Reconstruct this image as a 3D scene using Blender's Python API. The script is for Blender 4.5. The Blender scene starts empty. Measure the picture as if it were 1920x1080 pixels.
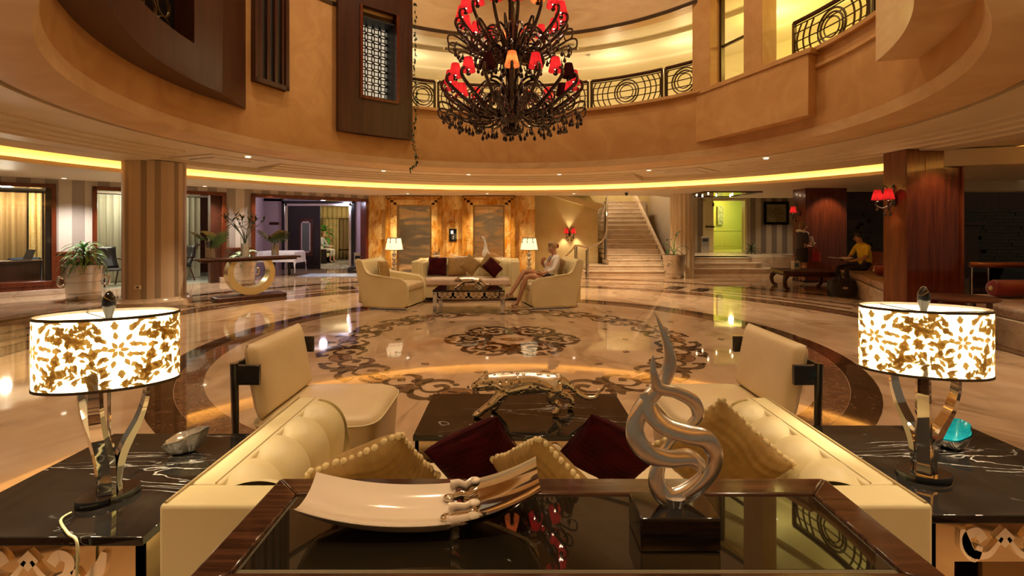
import bpy, bmesh, math, random
from mathutils import Vector, Matrix, Euler
sc = bpy.context.scene
COL = sc.collection
PI = math.pi
R_ = math.radians
random.seed(7)

# ---------------------------------------------------------------- camera
cam_d = bpy.data.cameras.new('camera'); cam = bpy.data.objects.new('camera', cam_d); COL.objects.link(cam)
cam.location = (0, 0, 1.5); cam.rotation_euler = (R_(90), 0, 0)
cam_d.sensor_width = 36; cam_d.lens = 17.0; cam_d.shift_y = -110/1920
cam_d.clip_start = 0.05; cam_d.clip_end = 200
sc.camera = cam
# ---------------------------------------------------------------- world, exposure
w = bpy.data.worlds.new('world'); sc.world = w; w.use_nodes = True
bg = w.node_tree.nodes['Background']; bg.inputs[0].default_value = (1.0, 0.74, 0.45, 1); bg.inputs[1].default_value = 0.11
sc.view_settings.view_transform = 'Standard'; sc.view_settings.look = 'None'
sc.view_settings.exposure = 0.18; sc.view_settings.gamma = 1.0; sc.view_settings.use_curve_mapping = False
sc.cycles.use_denoising = True
sc.cycles.use_adaptive_sampling = True; sc.cycles.adaptive_threshold = 0.025
sc.cycles.max_bounces = 7; sc.cycles.diffuse_bounces = 3; sc.cycles.glossy_bounces = 3
sc.cycles.transmission_bounces = 7; sc.cycles.transparent_max_bounces = 12
sc.cycles.caustics_reflective = False; sc.cycles.caustics_refractive = False
sc.cycles.sample_clamp_indirect = 4.0; sc.cycles.blur_glossy = 0.5

WARM = (1.0, 0.66, 0.32); WARM2 = (1.0, 0.76, 0.48); WHITE = (1.0, 0.93, 0.85); ORANGE = (1.0, 0.50, 0.12)
CX, CY = 0.0, 6.6          # middle of the round hall
def spot(loc, power, col=WARM2, size=100, blend=.7, target=None, rad=.05):
    l = bpy.data.lights.new('spot_beam', 'SPOT'); l.energy = power; l.color = col
    l.spot_size = R_(size); l.spot_blend = blend; l.shadow_soft_size = rad
    o = bpy.data.objects.new('spot_beam', l); COL.objects.link(o); o.location = loc
    if target is not None:
        o.rotation_euler = (Vector(target) - Vector(loc)).to_track_quat('-Z', 'Y').to_euler()
    return o
def point(loc, power, col=WARM, rad=.04, parent=None):
    l = bpy.data.lights.new('bulb_light', 'POINT'); l.energy = power; l.color = col; l.shadow_soft_size = rad
    o = bpy.data.objects.new('bulb_light', l); COL.objects.link(o); o.location = loc
    if parent: o.parent = parent
    return o
def polar(r, deg, z=None):
    a = R_(deg); p = (CX + r*math.sin(a), CY + r*math.cos(a))
    return p if z is None else (p[0], p[1], z)
# downlights, the real ones and the added ones: (x, y, z, power, size, colour)
DOWN = []
def down(x, y, z, p, size=95, col=WARM2, target=None): DOWN.append((x, y, z)); spot((x, y, z-.03), p, col, size, .8, target, .06)
# soffit ring under the gallery
for d_, p_ in ((-150, 90), (-105, 150), (-62, 260), (-32, 260), (-11, 260), (12, 260), (34, 260), (60, 200), (105, 150), (150, 90)):
    x_, y_ = polar(5.75, d_); down(x_, y_, 2.895, p_)
# unseen downlights added over the sofas in front
for x_, y_ in ((-1.7, .9), (1.9, .9), (.1, .4)): down(x_, y_, 2.895, 75)
# unseen downlights added at the top of the hall to light its plaster
for d_ in range(0, 360, 60):
    x_, y_ = polar(2.9, d_+30); down(x_, y_, 8.8, 330, 120)

# ---------------------------------------------------------------- mesh helpers
class MB:
    def __init__(s): s.v = []; s.f = []
    def add(s, vs, fs):
        n = len(s.v); s.v += [tuple(p) for p in vs]; s.f += [tuple(i+n for i in f) for f in fs]; return s
    def box(s, x0, x1, y0, y1, z0, z1):
        return s.add([(x0,y0,z0),(x1,y0,z0),(x1,y1,z0),(x0,y1,z0),(x0,y0,z1),(x1,y0,z1),(x1,y1,z1),(x0,y1,z1)],
                     [(3,2,1,0),(4,5,6,7),(0,1,5,4),(1,2,6,5),(2,3,7,6),(3,0,4,7)])
    def lathe(s, prof, n=32, c=(0,0,0), a0=0, a1=360, sx=1, sy=1, close=False):
        full = abs(a1-a0-360) < 1e-6; m = n if full else n+1
        vs = []; k = len(prof)
        for i in range(m):
            a = R_(a0+(a1-a0)*i/n); sa, ca = math.sin(a), math.cos(a)
            for r, z in prof: vs.append((c[0]+r*sa*sx, c[1]+r*ca*sy, c[2]+z))
        fs = []
        for i in range(n):
            j = (i+1) % m
            for q in range(k if close else k-1):
                q2 = (q+1) % k
                fs.append((i*k+q, i*k+q2, j*k+q2, j*k+q))
        if close and not full:
            fs.append(tuple(range(k))); fs.append(tuple((m-1)*k+q for q in reversed(range(k))))
        return s.add(vs, fs)
    def cyl(s, c, r, h, n=20, r2=None):
        r2 = r if r2 is None else r2
        return s.lathe([(0,0),(r,0),(r2,h),(0,h)], n, c)
    def sphere(s, c, r, n=14, m=9):
        rr = r if isinstance(r, (tuple, list)) else (r,r,r)
        vs = []; fs = []
        for j in range(m+1):
            t = PI*j/m
            for i in range(n):
                p = 2*PI*i/n
                vs.append((c[0]+rr[0]*math.sin(t)*math.cos(p), c[1]+rr[1]*math.sin(t)*math.sin(p), c[2]-rr[2]*math.cos(t)))
        for j in range(m):
            for i in range(n):
                fs.append((j*n+i, j*n+(i+1)%n, (j+1)*n+(i+1)%n, (j+1)*n+i))
        return s.add(vs, fs)
    def tube(s, pts, r, n=8, cap=True, flat=None, twist=None, closed=False):
        pts = [Vector(p) for p in pts]; N = len(pts)
        rs = r if isinstance(r, (list, tuple)) else [r]*N
        fl = flat if isinstance(flat, (list, tuple)) else [flat or 1.0]*N
        vs = []; fs = []; ref = None
        for i, p in enumerate(pts):
            if closed: t = pts[(i+1)%N]-pts[i-1]
            else: t = pts[min(i+1,N-1)]-pts[max(i-1,0)]
            t = t.normalized() if t.length > 1e-9 else Vector((0,0,1))
            if ref is None: ref = Vector((0,0,1)) if abs(t.z) < .9 else Vector((0,1,0))
            ref = (ref - t*ref.dot(t))
            if ref.length < 1e-6: ref = t.orthogonal()
            ref.normalize(); b = t.cross(ref)
            tw = twist[i] if twist else 0
            u = ref*math.cos(tw)+b*math.sin(tw); v = t.cross(u)
            for k in range(n):
                a = 2*PI*k/n
                vs.append(p + u*(rs[i]*math.cos(a)) + v*(rs[i]*fl[i]*math.sin(a)))
        for i in range(N if closed else N-1):
            j = (i+1) % N
            for k in range(n): fs.append((i*n+k, i*n+(k+1)%n, j*n+(k+1)%n, j*n+k))
        if cap and not closed:
            fs.append(tuple(reversed(range(n)))); fs.append(tuple((N-1)*n+k for k in range(n)))
        return s.add(vs, fs)
    def bar(s, a, b, w, h=None):       # square bar between two points
        h = w if h is None else h
        a, b = Vector(a), Vector(b); t = (b-a).normalized()
        up = Vector((0,0,1)) if abs(t.z) < .95 else Vector((0,1,0))
        u = t.cross(up).normalized(); v = u.cross(t)
        vs = []
        for p in (a, b):
            for su, sv in ((-1,-1),(1,-1),(1,1),(-1,1)): vs.append(p+u*su*w/2+v*sv*h/2)
        return s.add(vs, [(3,2,1,0),(4,5,6,7),(0,1,5,4),(1,2,6,5),(2,3,7,6),(3,0,4,7)])
    def prism(s, poly, z0, z1, plane='xy', at=0):
        n = len(poly); vs = []
        for z in (z0, z1):
            for x, y in poly:
                vs.append((x,y,z) if plane == 'xy' else ((x,z,y) if plane == 'xz' else (z,x,y)))
        return s.add(vs, [tuple(reversed(range(n))), tuple(range(n,2*n))] + [(i,(i+1)%n,n+(i+1)%n,n+i) for i in range(n)])
    def grid(s, fn, nu, nv, cu=False, cv=False):
        mu = nu if cu else nu+1; mv = nv if cv else nv+1
        vs = [fn(i/nu, j/nv) for i in range(mu) for j in range(mv)]
        fs = [(i*mv+j, ((i+1)%mu)*mv+j, ((i+1)%mu)*mv+(j+1)%mv, i*mv+(j+1)%mv) for i in range(nu) for j in range(nv)]
        return s.add(vs, fs)
    def xf(s, M):
        s.v = [tuple(M @ Vector(p)) for p in s.v]; return s
    def mesh(s, name, smooth=None):
        me = bpy.data.meshes.new(name); me.from_pydata(s.v, [], s.f); me.validate()
        bm = bmesh.new(); bm.from_mesh(me)
        bmesh.ops.remove_doubles(bm, verts=bm.verts, dist=1e-5)
        bmesh.ops.recalc_face_normals(bm, faces=bm.faces); bm.to_mesh(me); bm.free()
        if smooth:
            for p in me.polygons: p.use_smooth = True
            me.set_sharp_from_angle(angle=R_(smooth))
        return me
    def build(s, name, mat, parent=None, smooth=None, loc=None, rot=None, bevel=0, seg=2, sub=0):
        me = s.mesh(name, smooth); me.materials.append(mat)
        return place(name, me, parent, loc, rot, bevel, seg, sub)
def place(name, me, parent=None, loc=None, rot=None, bevel=0, seg=2, sub=0, scale=None):
    o = bpy.data.objects.new(name, me); COL.objects.link(o)
    if parent: o.parent = parent
    if loc: o.location = loc
    if rot: o.rotation_euler = rot if isinstance(rot, (tuple, Euler)) else (0,0,rot)
    if scale: o.scale = scale
    if bevel:
        m = o.modifiers.new('edge', 'BEVEL'); m.width = bevel; m.segments = seg; m.limit_method = 'ANGLE'; m.angle_limit = R_(40)
        for p in me.polygons: p.use_smooth = True
        me.set_sharp_from_angle(angle=R_(50))
    if sub:
        m = o.modifiers.new('soft', 'SUBSURF'); m.levels = sub; m.render_levels = sub
    return o
def tag(o, label, cat, group=None, kind=None):
    o['label'] = label; o['category'] = cat
    if group: o['group'] = group
    if kind: o['kind'] = kind
    return o
def struct(o, label=None, cat=None):
    o['kind'] = 'structure'
    if label: o['label'] = label
    if cat: o['category'] = cat
    return o
def thing(name, label, cat, loc=(0,0,0), rz=0, group=None):
    o = bpy.data.objects.new(name, None); COL.objects.link(o); o.empty_display_size = .1
    o.location = loc; o.rotation_euler = (0,0,rz); return tag(o, label, cat, group)
def copy_tree(o, parent=None):
    c = o.copy(); COL.objects.link(c); c.parent = parent
    for ch in list(o.children): copy_tree(ch, c)
    return c
def px(x, y, d):      # a point of the place at depth d, from a measured picture position
    return Vector(((x-960)/907*d, d, 1.5-(y-430)/907*d))
def smoothpts(pts, n=6, closed=False):   # Catmull-Rom through the points
    P = [Vector(p) for p in pts]; N = len(P); out = []
    rng = range(N if closed else N-1)
    for i in rng:
        if closed: a,b,c,d = P[i-1],P[i],P[(i+1)%N],P[(i+2)%N]
        else: a,b,c,d = P[max(i-1,0)],P[i],P[i+1],P[min(i+2,N-1)]
        for k in range(n):
            t = k/n; out.append(.5*((2*b)+(c-a)*t+(2*a-5*b+4*c-d)*t*t+(3*b-a-3*c+d)*t**3))
    if not closed: out.append(P[-1])
    return out
def lerps(vals, N):
    out = []
    for i in range(N):
        t = i/(N-1)*(len(vals)-1); k = min(int(t), len(vals)-2); out.append(vals[k]+(vals[k+1]-vals[k])*(t-k))
    return out

# ---------------------------------------------------------------- materials
def _new(name):
    m = bpy.data.materials.new(name); m.use_nodes = True
    return m, m.node_tree, m.node_tree.nodes['Principled BSDF']
def _in(b, k, v):
    if k in b.inputs: b.inputs[k].default_value = v
def c4(c): return (c[0], c[1], c[2], 1)
def mat(name, col, rough=.5, metal=0, ior=1.5, coat=0, trans=0, emis=None, bump=None, noise=None, sheen=0, alpha=1):
    m, nt, b = _new(name); L = nt.links.new
    _in(b,'Base Color',c4(col)); _in(b,'Roughness',rough); _in(b,'Metallic',metal); _in(b,'IOR',ior)
    _in(b,'Coat Weight',coat); _in(b,'Coat Roughness',.05); _in(b,'Transmission Weight',trans); _in(b,'Sheen Weight',sheen); _in(b,'Alpha',alpha)
    if emis: _in(b,'Emission Color',c4(emis[0])); _in(b,'Emission Strength',emis[1])
    tc = nt.nodes.new('ShaderNodeTexCoord')
    if noise:                     # (scale, colour2, stretch xyz, detail)
        sc_, c2 = noise[0], noise[1]; st = noise[2] if len(noise) > 2 else (1,1,1)
        mp = nt.nodes.new('ShaderNodeMapping'); mp.inputs['Scale'].default_value = st; L(tc.outputs['Object'], mp.inputs[0])
        n = nt.nodes.new('ShaderNodeTexNoise'); n.inputs['Scale'].default_value = sc_; n.inputs['Detail'].default_value = 6
        n.inputs['Distortion'].default_value = noise[3] if len(noise) > 3 else 0
        L(mp.outputs[0], n.inputs['Vector'])
        r = nt.nodes.new('ShaderNodeValToRGB'); r.color_ramp.elements[0].position = .32; r.color_ramp.elements[1].position = .68
        r.color_ramp.elements[0].color = c4(col); r.color_ramp.elements[1].color = c4(c2)
        L(n.outputs[0], r.inputs[0]); L(r.outputs[0], b.inputs['Base Color'])
    if bump:
        n = nt.nodes.new('ShaderNodeTexNoise'); n.inputs['Scale'].default_value = bump[0]; n.inputs['Detail'].default_value = 4
        L(tc.outputs['Object'], n.inputs['Vector'])
        bp = nt.nodes.new('ShaderNodeBump'); bp.inputs['Strength'].default_value = bump[1]; bp.inputs['Distance'].default_value = bump[2] if len(bump) > 2 else .01
        L(n.outputs[0], bp.inputs['Height']); L(bp.outputs[0], b.inputs['Normal'])
    return m
def veined(name, base, base2, vein, scale=2.0, width=.02, rough=.05, stretch=(1,1,1), dist=1.5, ior=1.5, scale2=None, coat=0):
    m, nt, b = _new(name); L = nt.links.new; N = nt.nodes.new
    _in(b,'Roughness',rough); _in(b,'IOR',ior); _in(b,'Coat Weight',coat); _in(b,'Coat Roughness',.02)
    tc = N('ShaderNodeTexCoord'); mp = N('ShaderNodeMapping'); mp.inputs['Scale'].default_value = stretch; L(tc.outputs['Object'], mp.inputs[0])
    n = N('ShaderNodeTexNoise'); n.inputs['Scale'].default_value = scale; n.inputs['Detail'].default_value = 5; n.inputs['Distortion'].default_value = dist; L(mp.outputs[0], n.inputs['Vector'])
    s = N('ShaderNodeMath'); s.operation = 'SUBTRACT'; s.inputs[1].default_value = .5; L(n.outputs[0], s.inputs[0])
    a = N('ShaderNodeMath'); a.operation = 'ABSOLUTE'; L(s.outputs[0], a.inputs[0])
    n2 = N('ShaderNodeTexNoise'); n2.inputs['Scale'].default_value = scale2 or scale*1.7; n2.inputs['Detail'].default_value = 6; n2.inputs['Distortion'].default_value = .6; L(mp.outputs[0], n2.inputs['Vector'])
    r2 = N('ShaderNodeValToRGB'); r2.color_ramp.elements[0].position = .35; r2.color_ramp.elements[1].position = .65
    r2.color_ramp.elements[0].color = c4(base); r2.color_ramp.elements[1].color = c4(base2); L(n2.outputs[0], r2.inputs[0])
    # vein mask, broken up by a second noise
    vr = N('ShaderNodeMapRange'); vr.inputs[1].default_value = 0; vr.inputs[2].default_value = width; vr.inputs[3].default_value = 1; vr.inputs[4].default_value = 0; L(a.outputs[0], vr.inputs[0])
    n3 = N('ShaderNodeTexNoise'); n3.inputs['Scale'].default_value = scale*1.1; L(tc.outputs['Object'], n3.inputs['Vector'])
    m3 = N('ShaderNodeMapRange'); m3.inputs[1].default_value = .42; m3.inputs[2].default_value = .62; L(n3.outputs[0], m3.inputs[0])
    mu = N('ShaderNodeMath'); mu.operation = 'MULTIPLY'; L(vr.outputs[0], mu.inputs[0]); L(m3.outputs[0], mu.inputs[1])
    mx = N('ShaderNodeMix'); mx.data_type = 'RGBA'; L(mu.outputs[0], mx.inputs[0]); L(r2.outputs[0], mx.inputs[6]); mx.inputs[7].default_value = c4(vein)
    L(mx.outputs[2], b.inputs['Base Color'])
    return m
def stripes(name, cols, width, axis='X', rough=.6, angular=False, period=None):
    """wallpaper stripes: cols = [(end fraction, colour)...] over one repeat"""
    m, nt, b = _new(name); L = nt.links.new; N = nt.nodes.new; _in(b,'Roughness',rough)
    tc = N('ShaderNodeTexCoord'); sp = N('ShaderNodeSeparateXYZ'); L(tc.outputs['Object'], sp.inputs[0])
    if angular:
        at = N('ShaderNodeMath'); at.operation = 'ARCTAN2'; L(sp.outputs[0], at.inputs[0]); L(sp.outputs[1], at.inputs[1]); src = at.outputs[0]
    else: src = sp.outputs[axis]
    dv = N('ShaderNodeMath'); dv.operation = 'DIVIDE'; L(src, dv.inputs[0]); dv.inputs[1].default_value = width
    fr = N('ShaderNodeMath'); fr.operation = 'FRACT'; L(dv.outputs[0], fr.inputs[0])
    r = N('ShaderNodeValToRGB'); r.color_ramp.interpolation = 'CONSTANT'
    els = r.color_ramp.elements; els[0].position = 0; els[0].color = c4(cols[0][1]); els[1].position = cols[0][0]; els[1].color = c4(cols[1][1])
    for k in range(1, len(cols)-1):
        e = els.new(cols[k][0]); e.color = c4(cols[k+1][1])
    L(fr.outputs[0], r.inputs[0])
    # fine woven lines in the paper
    n = N('ShaderNodeTexNoise'); n.inputs['Scale'].default_value = 30; mp = N('ShaderNodeMapping'); mp.inputs['Scale'].default_value = (6,6,.15); L(tc.outputs['Object'], mp.inputs[0]); L(mp.outputs[0], n.inputs['Vector'])
    mr = N('ShaderNodeMapRange'); mr.inputs[3].default_value = .82; mr.inputs[4].default_value = 1.12; L(n.outputs[0], mr.inputs[0])
    mx = N('ShaderNodeMix'); mx.data_type = 'RGBA'; mx.blend_type = 'MULTIPLY'; mx.inputs[0].default_value = 1; L(r.outputs[0], mx.inputs[6]); L(mr.outputs[0], mx.inputs[7])
    L(mx.outputs[2], b.inputs['Base Color'])
    return m
def shade_mat(name, col, weight=.6, glow=0, gcol=None):
    m = bpy.data.materials.new(name); m.use_nodes = True; nt = m.node_tree; L = nt.links.new; N = nt.nodes.new
    nt.nodes.remove(nt.nodes['Principled BSDF']); out = nt.nodes['Material Output']
    d = N('ShaderNodeBsdfDiffuse'); d.inputs[0].default_value = c4(col)
    t = N('ShaderNodeBsdfTranslucent'); t.inputs[0].default_value = c4(col)
    x = N('ShaderNodeMixShader'); x.inputs[0].default_value = weight; L(d.outputs[0], x.inputs[1]); L(t.outputs[0], x.inputs[2])
    if glow:
        e = N('ShaderNodeEmission'); e.inputs[0].default_value = c4(gcol or col); e.inputs[1].default_value = glow
        a = N('ShaderNodeAddShader'); L(x.outputs[0], a.inputs[0]); L(e.outputs[0], a.inputs[1]); L(a.outputs[0], out.inputs[0])
    else: L(x.outputs[0], out.inputs[0])
    return m
def emit(name, col, s):
    return mat(name, (.8,.8,.8), .5, emis=(col, s))
def thinglass(name, col=(1,1,1), refl=.05, rough=.02, op=0.0, opcol=(0,0,0)):
    m = bpy.data.materials.new(name); m.use_nodes = True; nt = m.node_tree; L = nt.links.new; N = nt.nodes.new
    nt.nodes.remove(nt.nodes['Principled BSDF']); out = nt.nodes['Material Output']
    t = N('ShaderNodeBsdfTransparent'); t.inputs[0].default_value = c4(col)
    g = N('ShaderNodeBsdfGlossy'); g.inputs['Roughness'].default_value = rough
    lw_ = N('ShaderNodeLayerWeight'); lw_.inputs[0].default_value = .5
    fr = N('ShaderNodeMath'); fr.operation = 'POWER'; fr.inputs[1].default_value = 4.0; L(lw_.outputs['Facing'], fr.inputs[0])
    mx = N('ShaderNodeMixShader'); ad = N('ShaderNodeMath'); ad.operation = 'ADD'; ad.use_clamp = True; ad.inputs[1].default_value = refl; L(fr.outputs[0], ad.inputs[0])
    L(ad.outputs[0], mx.inputs[0]); L(t.outputs[0], mx.inputs[1]); L(g.outputs[0], mx.inputs[2]); L(mx.outputs[0], out.inputs[0])
    return m
K = {}
K['floor'] = veined('cream_marble', (.52,.34,.20), (.65,.46,.30), (.36,.22,.12), .9, .05, .035, (1,.6,1), 1.2, 1.65, 2.2)
K['emperador'] = veined('dark_brown_marble', (.030,.013,.006), (.075,.034,.016), (.30,.17,.09), 7, .012, .04, (1,1,1), 1.2, 1.6, 12)
K['brown_marble'] = veined('brown_marble', (.13,.06,.03), (.22,.11,.055), (.42,.26,.15), 9, .02, .04, (1,1,1), 1.2, 1.6, 14)
K['oval_marble'] = mat('oval_marble', (.26,.12,.05), .05, noise=(8,(.18,.08,.035)), ior=1.6)
K['stone'] = veined('beige_step_stone', (.60,.46,.32), (.72,.57,.42), (.45,.33,.22), 3, .03, .18, (.4,1,1), .8)
K['plaster'] = mat('ochre_plaster', (.55,.285,.095), .55, noise=(1.6,(.65,.37,.14),(1,1,1),1.6), bump=(14,.25,.01))
K['plaster_lip'] = mat('pale_ochre_plaster', (.66,.43,.21), .5, noise=(1.2,(.78,.56,.31),(1,1,2.5),1.4), bump=(12,.2,.01))
K['cream'] = mat('cream_ceiling_paint', (.80,.67,.46), .5, noise=(2,(.85,.73,.53)))
K['cream_white'] = mat('pale_ceiling_paint', (.82,.72,.58), .5)
K['gallery_ceiling'] = mat('gallery_ceiling_paint', (.86,.77,.60), .5)
K['gallery'] = mat('gallery_paint', (.80,.68,.40), .5)
K['olive'] = mat('olive_plaster', (.62,.49,.22), .5, noise=(3,(.69,.56,.28)))
K['wood'] = mat('mahogany', (.095,.016,.005), .22, noise=(3.0,(.17,.034,.010),(5,5,.35),.8), coat=.35)
K['wood_dark'] = mat('dark_mahogany', (.040,.009,.0035), .36, noise=(3.0,(.070,.018,.007),(5,5,.35),.8), coat=0)
K['wood_edge'] = mat('polished_red_wood', (.22,.050,.012), .2, coat=.4)
K['macassar'] = mat('macassar_ebony', (.022,.008,.004), .12, noise=(6,(.10,.040,.018),(.6,14,14),.4), coat=.15)
K['black_wood'] = mat('black_lacquer', (.010,.007,.006), .2, coat=.5)
K['leather'] = mat('cream_leather', (.80,.68,.37), .34, bump=(120,.10,.003), noise=(5,(.84,.73,.43)))
K['leather2'] = mat('tan_cream_leather', (.74,.57,.33), .38, bump=(110,.12,.003), noise=(4,(.79,.63,.39)))
K['piping'] = mat('leather_piping', (.50,.38,.18), .45)
K['fabric_gold'] = mat('gold_pleated_silk', (.29,.165,.045), .6, noise=(9,(.38,.235,.07),(3,1,1)), bump=(60,.3,.004), sheen=.05)
K['pom'] = mat('pompom_wool', (.72,.55,.27), .9, noise=(120,(.80,.65,.37)), bump=(200,.4,.002))
K['velvet'] = mat('burgundy_velvet', (.020,.0006,.0015), .85, ior=1.25, noise=(7,(.060,.0015,.004),(1,6,1)), sheen=.0, bump=(40,.3,.004))
K['seat_fabric'] = mat('pale_pink_velvet', (.62,.44,.32), .7, noise=(20,(.72,.55,.42)), sheen=.4)
K['chrome'] = mat('chrome', (.86,.83,.78), .05, 1)
K['steel'] = mat('brushed_steel', (.70,.66,.60), .26, 1, bump=(60,.05,.002))
K['silver'] = mat('silver_leaf', (.92,.87,.80), .27, 1, bump=(25,.08,.004))
K['gold_mirror'] = mat('bronze_mirror', (.50,.37,.22), .07, 1)
K['brass'] = mat('aged_brass', (.42,.30,.14), .3, 1)
K['iron'] = mat('dark_bronze_iron', (.11,.075,.045), .35, .8)
K['black_marble'] = veined('black_marble', (.006,.005,.005), (.014,.012,.010), (.85,.80,.74), 2.0, .007, .035, (.45,2.4,1), 1.1, 1.5)
K['black_gloss'] = mat('black_gloss', (.006,.005,.005), .05, coat=.6)
K['glass'] = thinglass('clear_glass')
K['glass_dark'] = thinglass('smoked_glass', (.16,.15,.12), .05)
K['ceramic'] = mat('white_ceramic', (.76,.62,.47), .08, coat=.8)
K['white'] = mat('white_paint', (.80,.76,.70), .4)
K['linen'] = mat('white_linen', (.82,.80,.84), .8, bump=(60,.2,.003))
K['black'] = mat('matt_black', (.012,.011,.011), .5)
K['black_leather'] = mat('black_leather', (.018,.016,.016), .35, bump=(90,.15,.003))
K['leaf'] = mat('leaf_green', (.055,.16,.025), .4, noise=(9,(.12,.27,.05)))
K['leaf_pale'] = mat('variegated_leaf', (.30,.42,.14), .4, noise=(30,(.10,.26,.04)))
K['leaf_dark'] = mat('dark_leaf', (.012,.035,.012), .35, noise=(9,(.03,.07,.02)))
K['soil'] = mat('soil', (.05,.03,.02), .9)
K['lilac'] = mat('lilac_lit_wall', (.60,.47,.52), .6)  # lilac of the cool alcove light put into the wall colour
K['red_shade'] = shade_mat('red_pleated_shade', (.50,.022,.030), .5, .03, (1.0,.10,.10))
K['dark_shade'] = shade_mat('dark_pleated_shade', (.05,.012,.012), .3)
K['orange_shade'] = shade_mat('orange_pleated_shade', (.85,.25,.08), .6, .06, (1.0,.3,.08))
K['white_shade'] = shade_mat('white_lamp_shade', (.92,.84,.66), .6, .5, (1,.86,.55))
K['damask_gold'] = shade_mat('gold_damask_print', (.60,.43,.15), .55)
K['shade_rim'] = mat('shade_trim', (.05,.032,.014), .5)
K['black_glass'] = mat('black_smoked_crystal', (.050,.032,.032), .07, .55, coat=.9)
K['crystal'] = mat('clear_crystal', (.9,.86,.84), .03, trans=.85, ior=1.5)
K['bulb'] = emit('glowing_bulb', (1,.72,.42), 14)
K['downlight'] = emit('downlight_lens', (1,.86,.62), 8)
K['cove_led'] = emit('cove_led_strip', (1.0,.50,.12), 34)
K['skin'] = mat('skin', (.62,.33,.20), .5); K['skin2'] = mat('skin_tan', (.45,.22,.12), .5)
K['onyx'] = veined('honey_onyx', (.58,.24,.016), (.96,.74,.30), (.30,.10,.008), 1.9, .06, .10, (1.5,1.5,.75), 3.6, 1.5, 2.2)
# ================================================================ SETTING
def wall_xy(name, a, b, z0, z1, m, thick=.2, parent=None):
    """straight wall piece from a to b (plan); local x runs a->b, local y to the side away from the hall"""
    a, b = Vector(a), Vector(b); L = (b-a).length
    mb = MB().box(0, L, 0, thick, z0, z1)
    o = mb.build(name, m, parent, loc=(a.x, a.y, 0), rot=math.atan2(b.y-a.y, b.x-a.x))
    if parent is None: struct(o)
    return o
# ---- floor with marble inlay
floor = struct(MB().box(-17, 18, -4, 27, -.1, 0).build('floor', K['floor']), 'polished cream marble floor of the round hall', 'floor')
def annulus(r0, r1, m, a0=0, a1=360, n=96, name='ring_inlay', h=.0022):
    return MB().lathe([(r0,-.01),(r0,h),(r1,h),(r1,-.01)], n, (CX,CY,0), a0, a1, close=True).build(name, m, floor)
annulus(3.79, 4.02, K['emperador']); annulus(3.55, 3.785, K['brown_marble'])
annulus(6.08, 6.14, K['emperador']); annulus(6.145, 6.46, K['brown_marble']); annulus(6.465, 6.54, K['emperador'])
annulus(8.28, 8.52, K['emperador'])
for k in range(10):
    c = 2.5+36*k
    for q in (-2.7, 2.7): annulus(6.75, 7.5, K['emperador'], c+q-1.5, c+q+1.5, 5, 'bar_inlay')
    annulus(6.80, 6.95, K['brown_marble'], c+6, c+30, 20, 'panel_inlay'); annulus(7.30, 7.45, K['brown_marble'], c+6, c+30, 20, 'panel_inlay')
def ribbon(pts, ws):
    P = [Vector((p[0],p[1])) for p in pts]; N = len(P); vs = []; 
    for i in range(N):
        t = (P[min(i+1,N-1)]-P[max(i-1,0)]).normalized(); n = Vector((-t.y,t.x)); w_ = ws[i]/2
        vs += [tuple(P[i]+n*w_), tuple(P[i]-n*w_)]
    return [(x,y,.0024) for x,y in vs], [(2*i,2*i+1,2*i+3,2*i+2) for i in range(N-1)]
def scroll(mb, pts, w0, w1, n=6):
    P = smoothpts([(x,y,0) for x,y in pts], n); mb.add(*ribbon(P, [1.4*q for q in lerps([w0*.4, w0, (w0+w1)/2, w1], len(P))]))
def blob(mb, c, rx, ry, n=16, rot=0, z=.0024, lob=0, amp=0):
    vs = [(c[0],c[1],z)]
    for i in range(n):
        a = 2*PI*i/n; k = 1+amp*math.cos(lob*a); x, y = rx*k*math.cos(a), ry*k*math.sin(a)
        vs.append((c[0]+x*math.cos(rot)-y*math.sin(rot), c[1]+x*math.sin(rot)+y*math.cos(rot), z))
    mb.add(vs, [(0,i+1,(i+1)%n+1) for i in range(n)])
def motif():
    mb = MB()      # local: x tangential, y radial
    for s in (-1, 1):
        scroll(mb, [(s*.04,.0),(s*.16,.10),(s*.27,.06),(s*.29,-.04),(s*.22,-.09),(s*.17,-.03)], .03, .05)
        scroll(mb, [(s*.05,.10),(s*.12,.22),(s*.24,.25),(s*.31,.20),(s*.27,.15)], .05, .03)
        scroll(mb, [(s*.03,-.05),(s*.10,-.18),(s*.21,-.21),(s*.27,-.16)], .05, .02)
        blob(mb, (s*.33,.24), .035, .025); blob(mb, (s*.31,-.15), .03, .03); blob(mb, (s*.38,.02), .05, .022)
    blob(mb, (0,.12), .10, .11, 24, lob=5, amp=.28); blob(mb, (0,-.09), .08, .10, 20, lob=3, amp=.3)
    return mb
mo = motif().mesh('scroll_inlay'); mo.materials.append(K['emperador'])
ov = MB(); blob(ov, (0,0), .17, .10, 28); ovm = ov.mesh('oval_inlay'); ovm.materials.append(K['oval_marble'])
ob_ = MB(); 
ov2 = [( .19*math.cos(2*PI*i/28), .12*math.sin(2*PI*i/28)) for i in range(29)]
ob_.add(*ribbon(ov2, [.022]*29)); obm = ob_.mesh('oval_border'); obm.materials.append(K['brown_marble'])
dm = MB().add([(.07,0,.0024),(0,.05,.0024),(-.07,0,.0024),(0,-.05,.0024)], [(0,1,2,3)]).mesh('diamond_inlay'); dm.materials.append(K['brown_marble'])
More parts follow.
